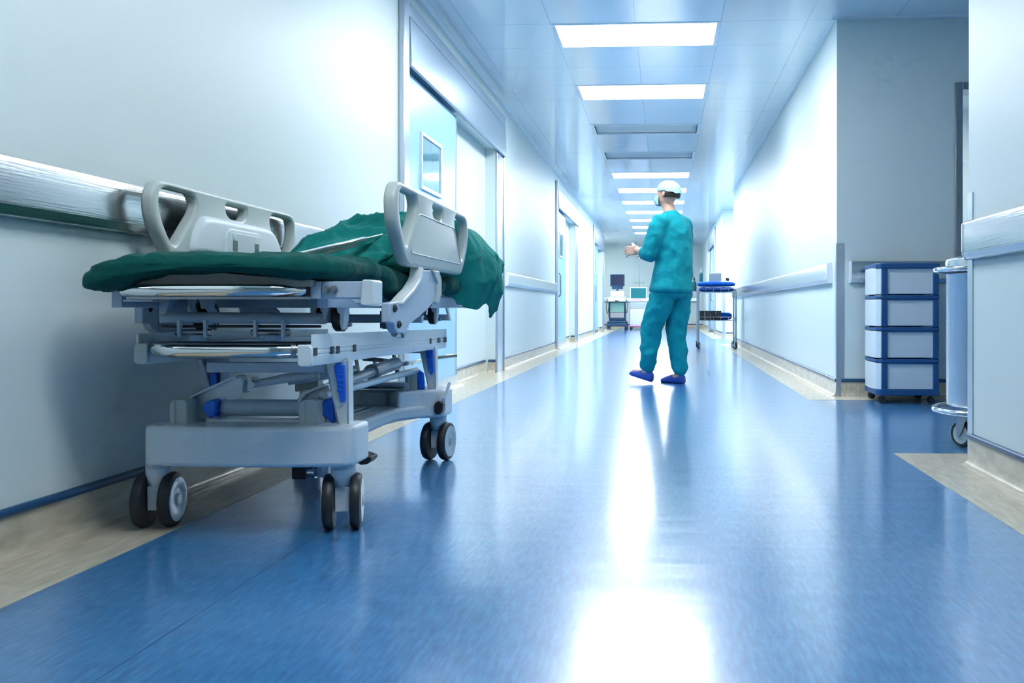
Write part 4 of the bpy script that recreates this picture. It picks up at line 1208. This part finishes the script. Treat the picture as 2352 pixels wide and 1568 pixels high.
for s, sh, el, wr, mid1, mid2 in ((-1, shR, elR, wrR, (.005, -.195, 1.16), (.14, -.175, 1.058)), (1, shL, elL, wrL, (.02, .19, 1.16), (.16, .16, 1.064))):
    limb(m, [((0, s * .10, 1.28), .06), (sh, .05), (mid1, .045), (el, .037)])
    limb(m, [(el, .038), (mid2, .036), (wr, .025)])
    w = Vector(wr); pr_ = w + Vector((.045, -s * .012, .002)); pm = w + Vector((.082, -s * .02, .0))
    # palm
    m.bar(w - Vector((.01, 0, 0)), pm + Vector((.012, 0, 0)), .026, .076)
    for off, L in ((.034, .075), (.0115, .085), (-.0115, .078), (-.034, .060)):
        b0 = pm + Vector((.0, 0, off)); b1 = b0 + Vector((L * .45, -s * .004, -.004)); b2 = b1 + Vector((L * .30, -s * .013, -.008)); b3 = b2 + Vector((L * .2, -s * .018, -.006))
        m.tube([b0, b1, b2, b3], [.0092, .0086, .008, .0065], 10)
    t0 = pr_ + Vector((-.012, -s * .006, .028)); t1 = t0 + Vector((.028, -s * .018, .024)); t2 = t1 + Vector((.026, -s * .010, .006))
    m.tube([t0, t1, t2], [.013, .011, .008], 10)
for hp, kn, an, m1, m2, ft in ((hipR, kneeR, ankR, (-.01, -.085, .62), (-.015, -.085, .28), [(.0, -.08, .045), (.06, -.082, .035), (.105, -.084, .028)]), (hipL, kneeL, ankL, (.06, .085, .62), (.155, .085, .28), [(.205, .085, .07), (.26, .087, .085), (.30, .088, .092)])):
    limb(m, [(hp, .083), (m1, .070), (kn, .050), (m2, .048), (an, .034)])
    limb(m, [(an, .035), (ft[0], .034), (ft[1], .030), (ft[2], .022)])
body = bake(m.build('body', M['skin'], P, ang=180, recalc=True), .0055)
# face details joined into the one body mesh
bm = bmesh.new(); bm.from_mesh(body.data)
mb = MB(); mb.bm.free(); mb.bm = bm
mb.tube([(.108, 0, 1.535), (.126, 0, 1.51), (.131, 0, 1.497), (.112, 0, 1.487)], [.007, .010, .013, .008], 10)
for s in (-1, 1):
    mb.tube([(.02, s * .074, 1.545), (.012, s * .085, 1.54), (.012, s * .086, 1.52), (.022, s * .078, 1.50)], [.006, .010, .009, .006], 8)
    mb.sphere((.098, s * .030, 1.533), (.011, .014, .009), 12, 8)
mb.tube([(.100, -.022, 1.462), (.112, 0, 1.463), (.100, .022, 1.462)], [.003, .006, .003], 8)
for f in bm.faces: f.smooth = True
bm.to_mesh(body.data); bm.free()
for s in (-1, 1):
    m = MB(); m.sphere((.1075, s * .030, 1.533), (.0035, .006, .006), 10, 8); m.build('iris', M['hair'], body)

def wrinkle(o, a, f):
    for v in o.data.vertices:
        n_ = v.normal; p = v.co
        v.co = p + n_ * (a * (.8 - 2.0 * abs(noise.noise(Vector((p.x * f, p.y * f, p.z * f * .7))))) + .5 * a * noise.noise(p * f * 2.3))
m = MB()
loft(m, [((-.01, 0, .742), .165, .205), ((-.012, 0, .79), .160, .202), ((-.02, 0, .87), .145, .190), ((-.03, 0, .97), .132, .176), ((-.03, 0, 1.08), .128, .170), ((-.025, 0, 1.18), .130, .178), ((-.015, 0, 1.27), .122, .175), ((-.005, 0, 1.325), .100, .145), ((.0, 0, 1.36), .078, .10), ((.006, 0, 1.392), .066, .066)])
for s, sh, el, mid, end in ((-1, shR, elR, (.005, -.205, 1.16), (.10, -.19, 1.047)), (1, shL, elL, (.02, .20, 1.16), (.13, .18, 1.052))):
    limb(m, [((0, s * .10, 1.285), .085), ((sh[0], sh[1] * 1.02, sh[2] - .005), .078), (mid, .070), (el, .062)]); limb(m, [(el, .062), (end, .052)])
tunic = bake(m.build('tunic', M['scrub'], P, ang=180), .011); wrinkle(tunic, .011, 8)
m = MB()
loft(m, [((-.02, 0, .70), .12, .15), ((-.02, 0, .76), .125, .18), ((-.02, 0, .86), .12, .165)])
limb(m, [((-.03, -.088, .78), .100), ((-.015, -.09, .60), .096), ((.008, -.09, .455), .084), ((-.015, -.088, .29), .076), ((-.032, -.085, .115), .062)])
limb(m, [((-.005, .088, .78), .100), ((.06, .09, .60), .096), ((.125, .09, .46), .084), ((.148, .088, .29), .076), ((.167, .087, .145), .062)])
trou = bake(m.build('trousers', M['scrub'], P, ang=180), .011); wrinkle(trou, .011, 10)
# cap, mask, clogs
m = MB()
def capf(a, b):
    th = 2 * PI * a; ph = b * PI / 2
    r = math.cos(ph) ** .8
    return Vector((.012 + math.cos(th) * (.107 * r), math.sin(th) * .091 * r, 1.558 + .082 * math.sin(ph) - .030 * (1 - b) * (1 if math.cos(th) < 0 else -.2) * abs(math.cos(th)) + .004 * math.sin(th * 9)))
m.grid(capf, 40, 14, wrap=True); m.lathe([(.09, 1.556), (.092, 1.56), (.09, 1.563)], (.012, 0, 0)); m.build('surgical_cap', M['capb'], P, ang=180)
m = MB()
def maskf(a, b):
    th = (a - .5) * 2.5; q = b
    r = .094 + .030 * math.sin(PI * q) * math.cos(th)
    return Vector((.036 + math.cos(th) * r, math.sin(th) * .088, 1.445 + .075 * q))
m.grid(maskf, 24, 10); k = m.build('face_mask', M['capb'], P, ang=180); so = k.modifiers.new('cloth', 'SOLIDIFY'); so.thickness = .003
m = MB()
def hairf(a, b):
    th = PI * .5 + PI * a
    return Vector((.016 + math.cos(th) * (.088 + .006 * b), math.sin(th) * (.074 + .008 * b), 1.492 + .045 * b + .012 * (1 - b) * abs(math.sin(th))))
m.grid(hairf, 20, 6); k = m.build('hair', M['hair'], P, ang=180); so = k.modifiers.new('cloth', 'SOLIDIFY'); so.thickness = .004
def clog(x, y, z, pitch):
    m = MB()
    st = [(-.062, .026, .070), (-.05, .036, .082), (-.01, .039, .082), (.035, .041, .076), (.08, .045, .062), (.12, .042, .048), (.148, .030, .036), (.16, .012, .026)]
    def fn(a, b):
        f = b * (len(st) - 1); i = min(int(f), len(st) - 2); t = f - i
        X, W, H_ = [st[i][k] * (1 - t) + st[i + 1][k] * t for k in range(3)]
        th = 2 * PI * a; c_, s_ = math.cos(th), math.sin(th)
        return Vector((X, c_ * W, max(.0, .02 + (H_ - .02) * s_ if s_ > 0 else .02 + .02 * s_)))
    V = m.grid(fn, 28, 28, wrap=True); m._f(V[0]); m._f(V[-1])
    o = m.build('clog', M['shoe'], P, ang=60); o.location = (x, y, z); o.rotation_euler = (0, pitch, 0)
clog(-.012, -.082, .0, 0); clog(.19, .087, .028, -.22)

# ------------------------------------------------------------------ world and colour
w = bpy.data.worlds.new('world'); SC.world = w; w.use_nodes = True
w.node_tree.nodes['Background'].inputs[0].default_value = (.75, .88, 1, 1)
w.node_tree.nodes['Background'].inputs[1].default_value = .3
SC.view_settings.view_transform = 'Standard'; SC.view_settings.look = 'None'
SC.view_settings.exposure = 1.3; SC.view_settings.gamma = 1
SC.view_settings.use_curve_mapping = False
SC.cycles.max_bounces = 6; SC.cycles.diffuse_bounces = 4; SC.cycles.glossy_bounces = 4; SC.cycles.transmission_bounces = 2; SC.cycles.caustics_reflective = False; SC.cycles.caustics_refractive = False
SC.cycles.use_denoising = True; SC.cycles.denoising_prefilter = 'ACCURATE'
SC.cycles.sample_clamp_indirect = 8; SC.cycles.use_adaptive_sampling = True; SC.cycles.adaptive_threshold = .1; SC.cycles.adaptive_min_samples = 12; SC.cycles.time_limit = 1150
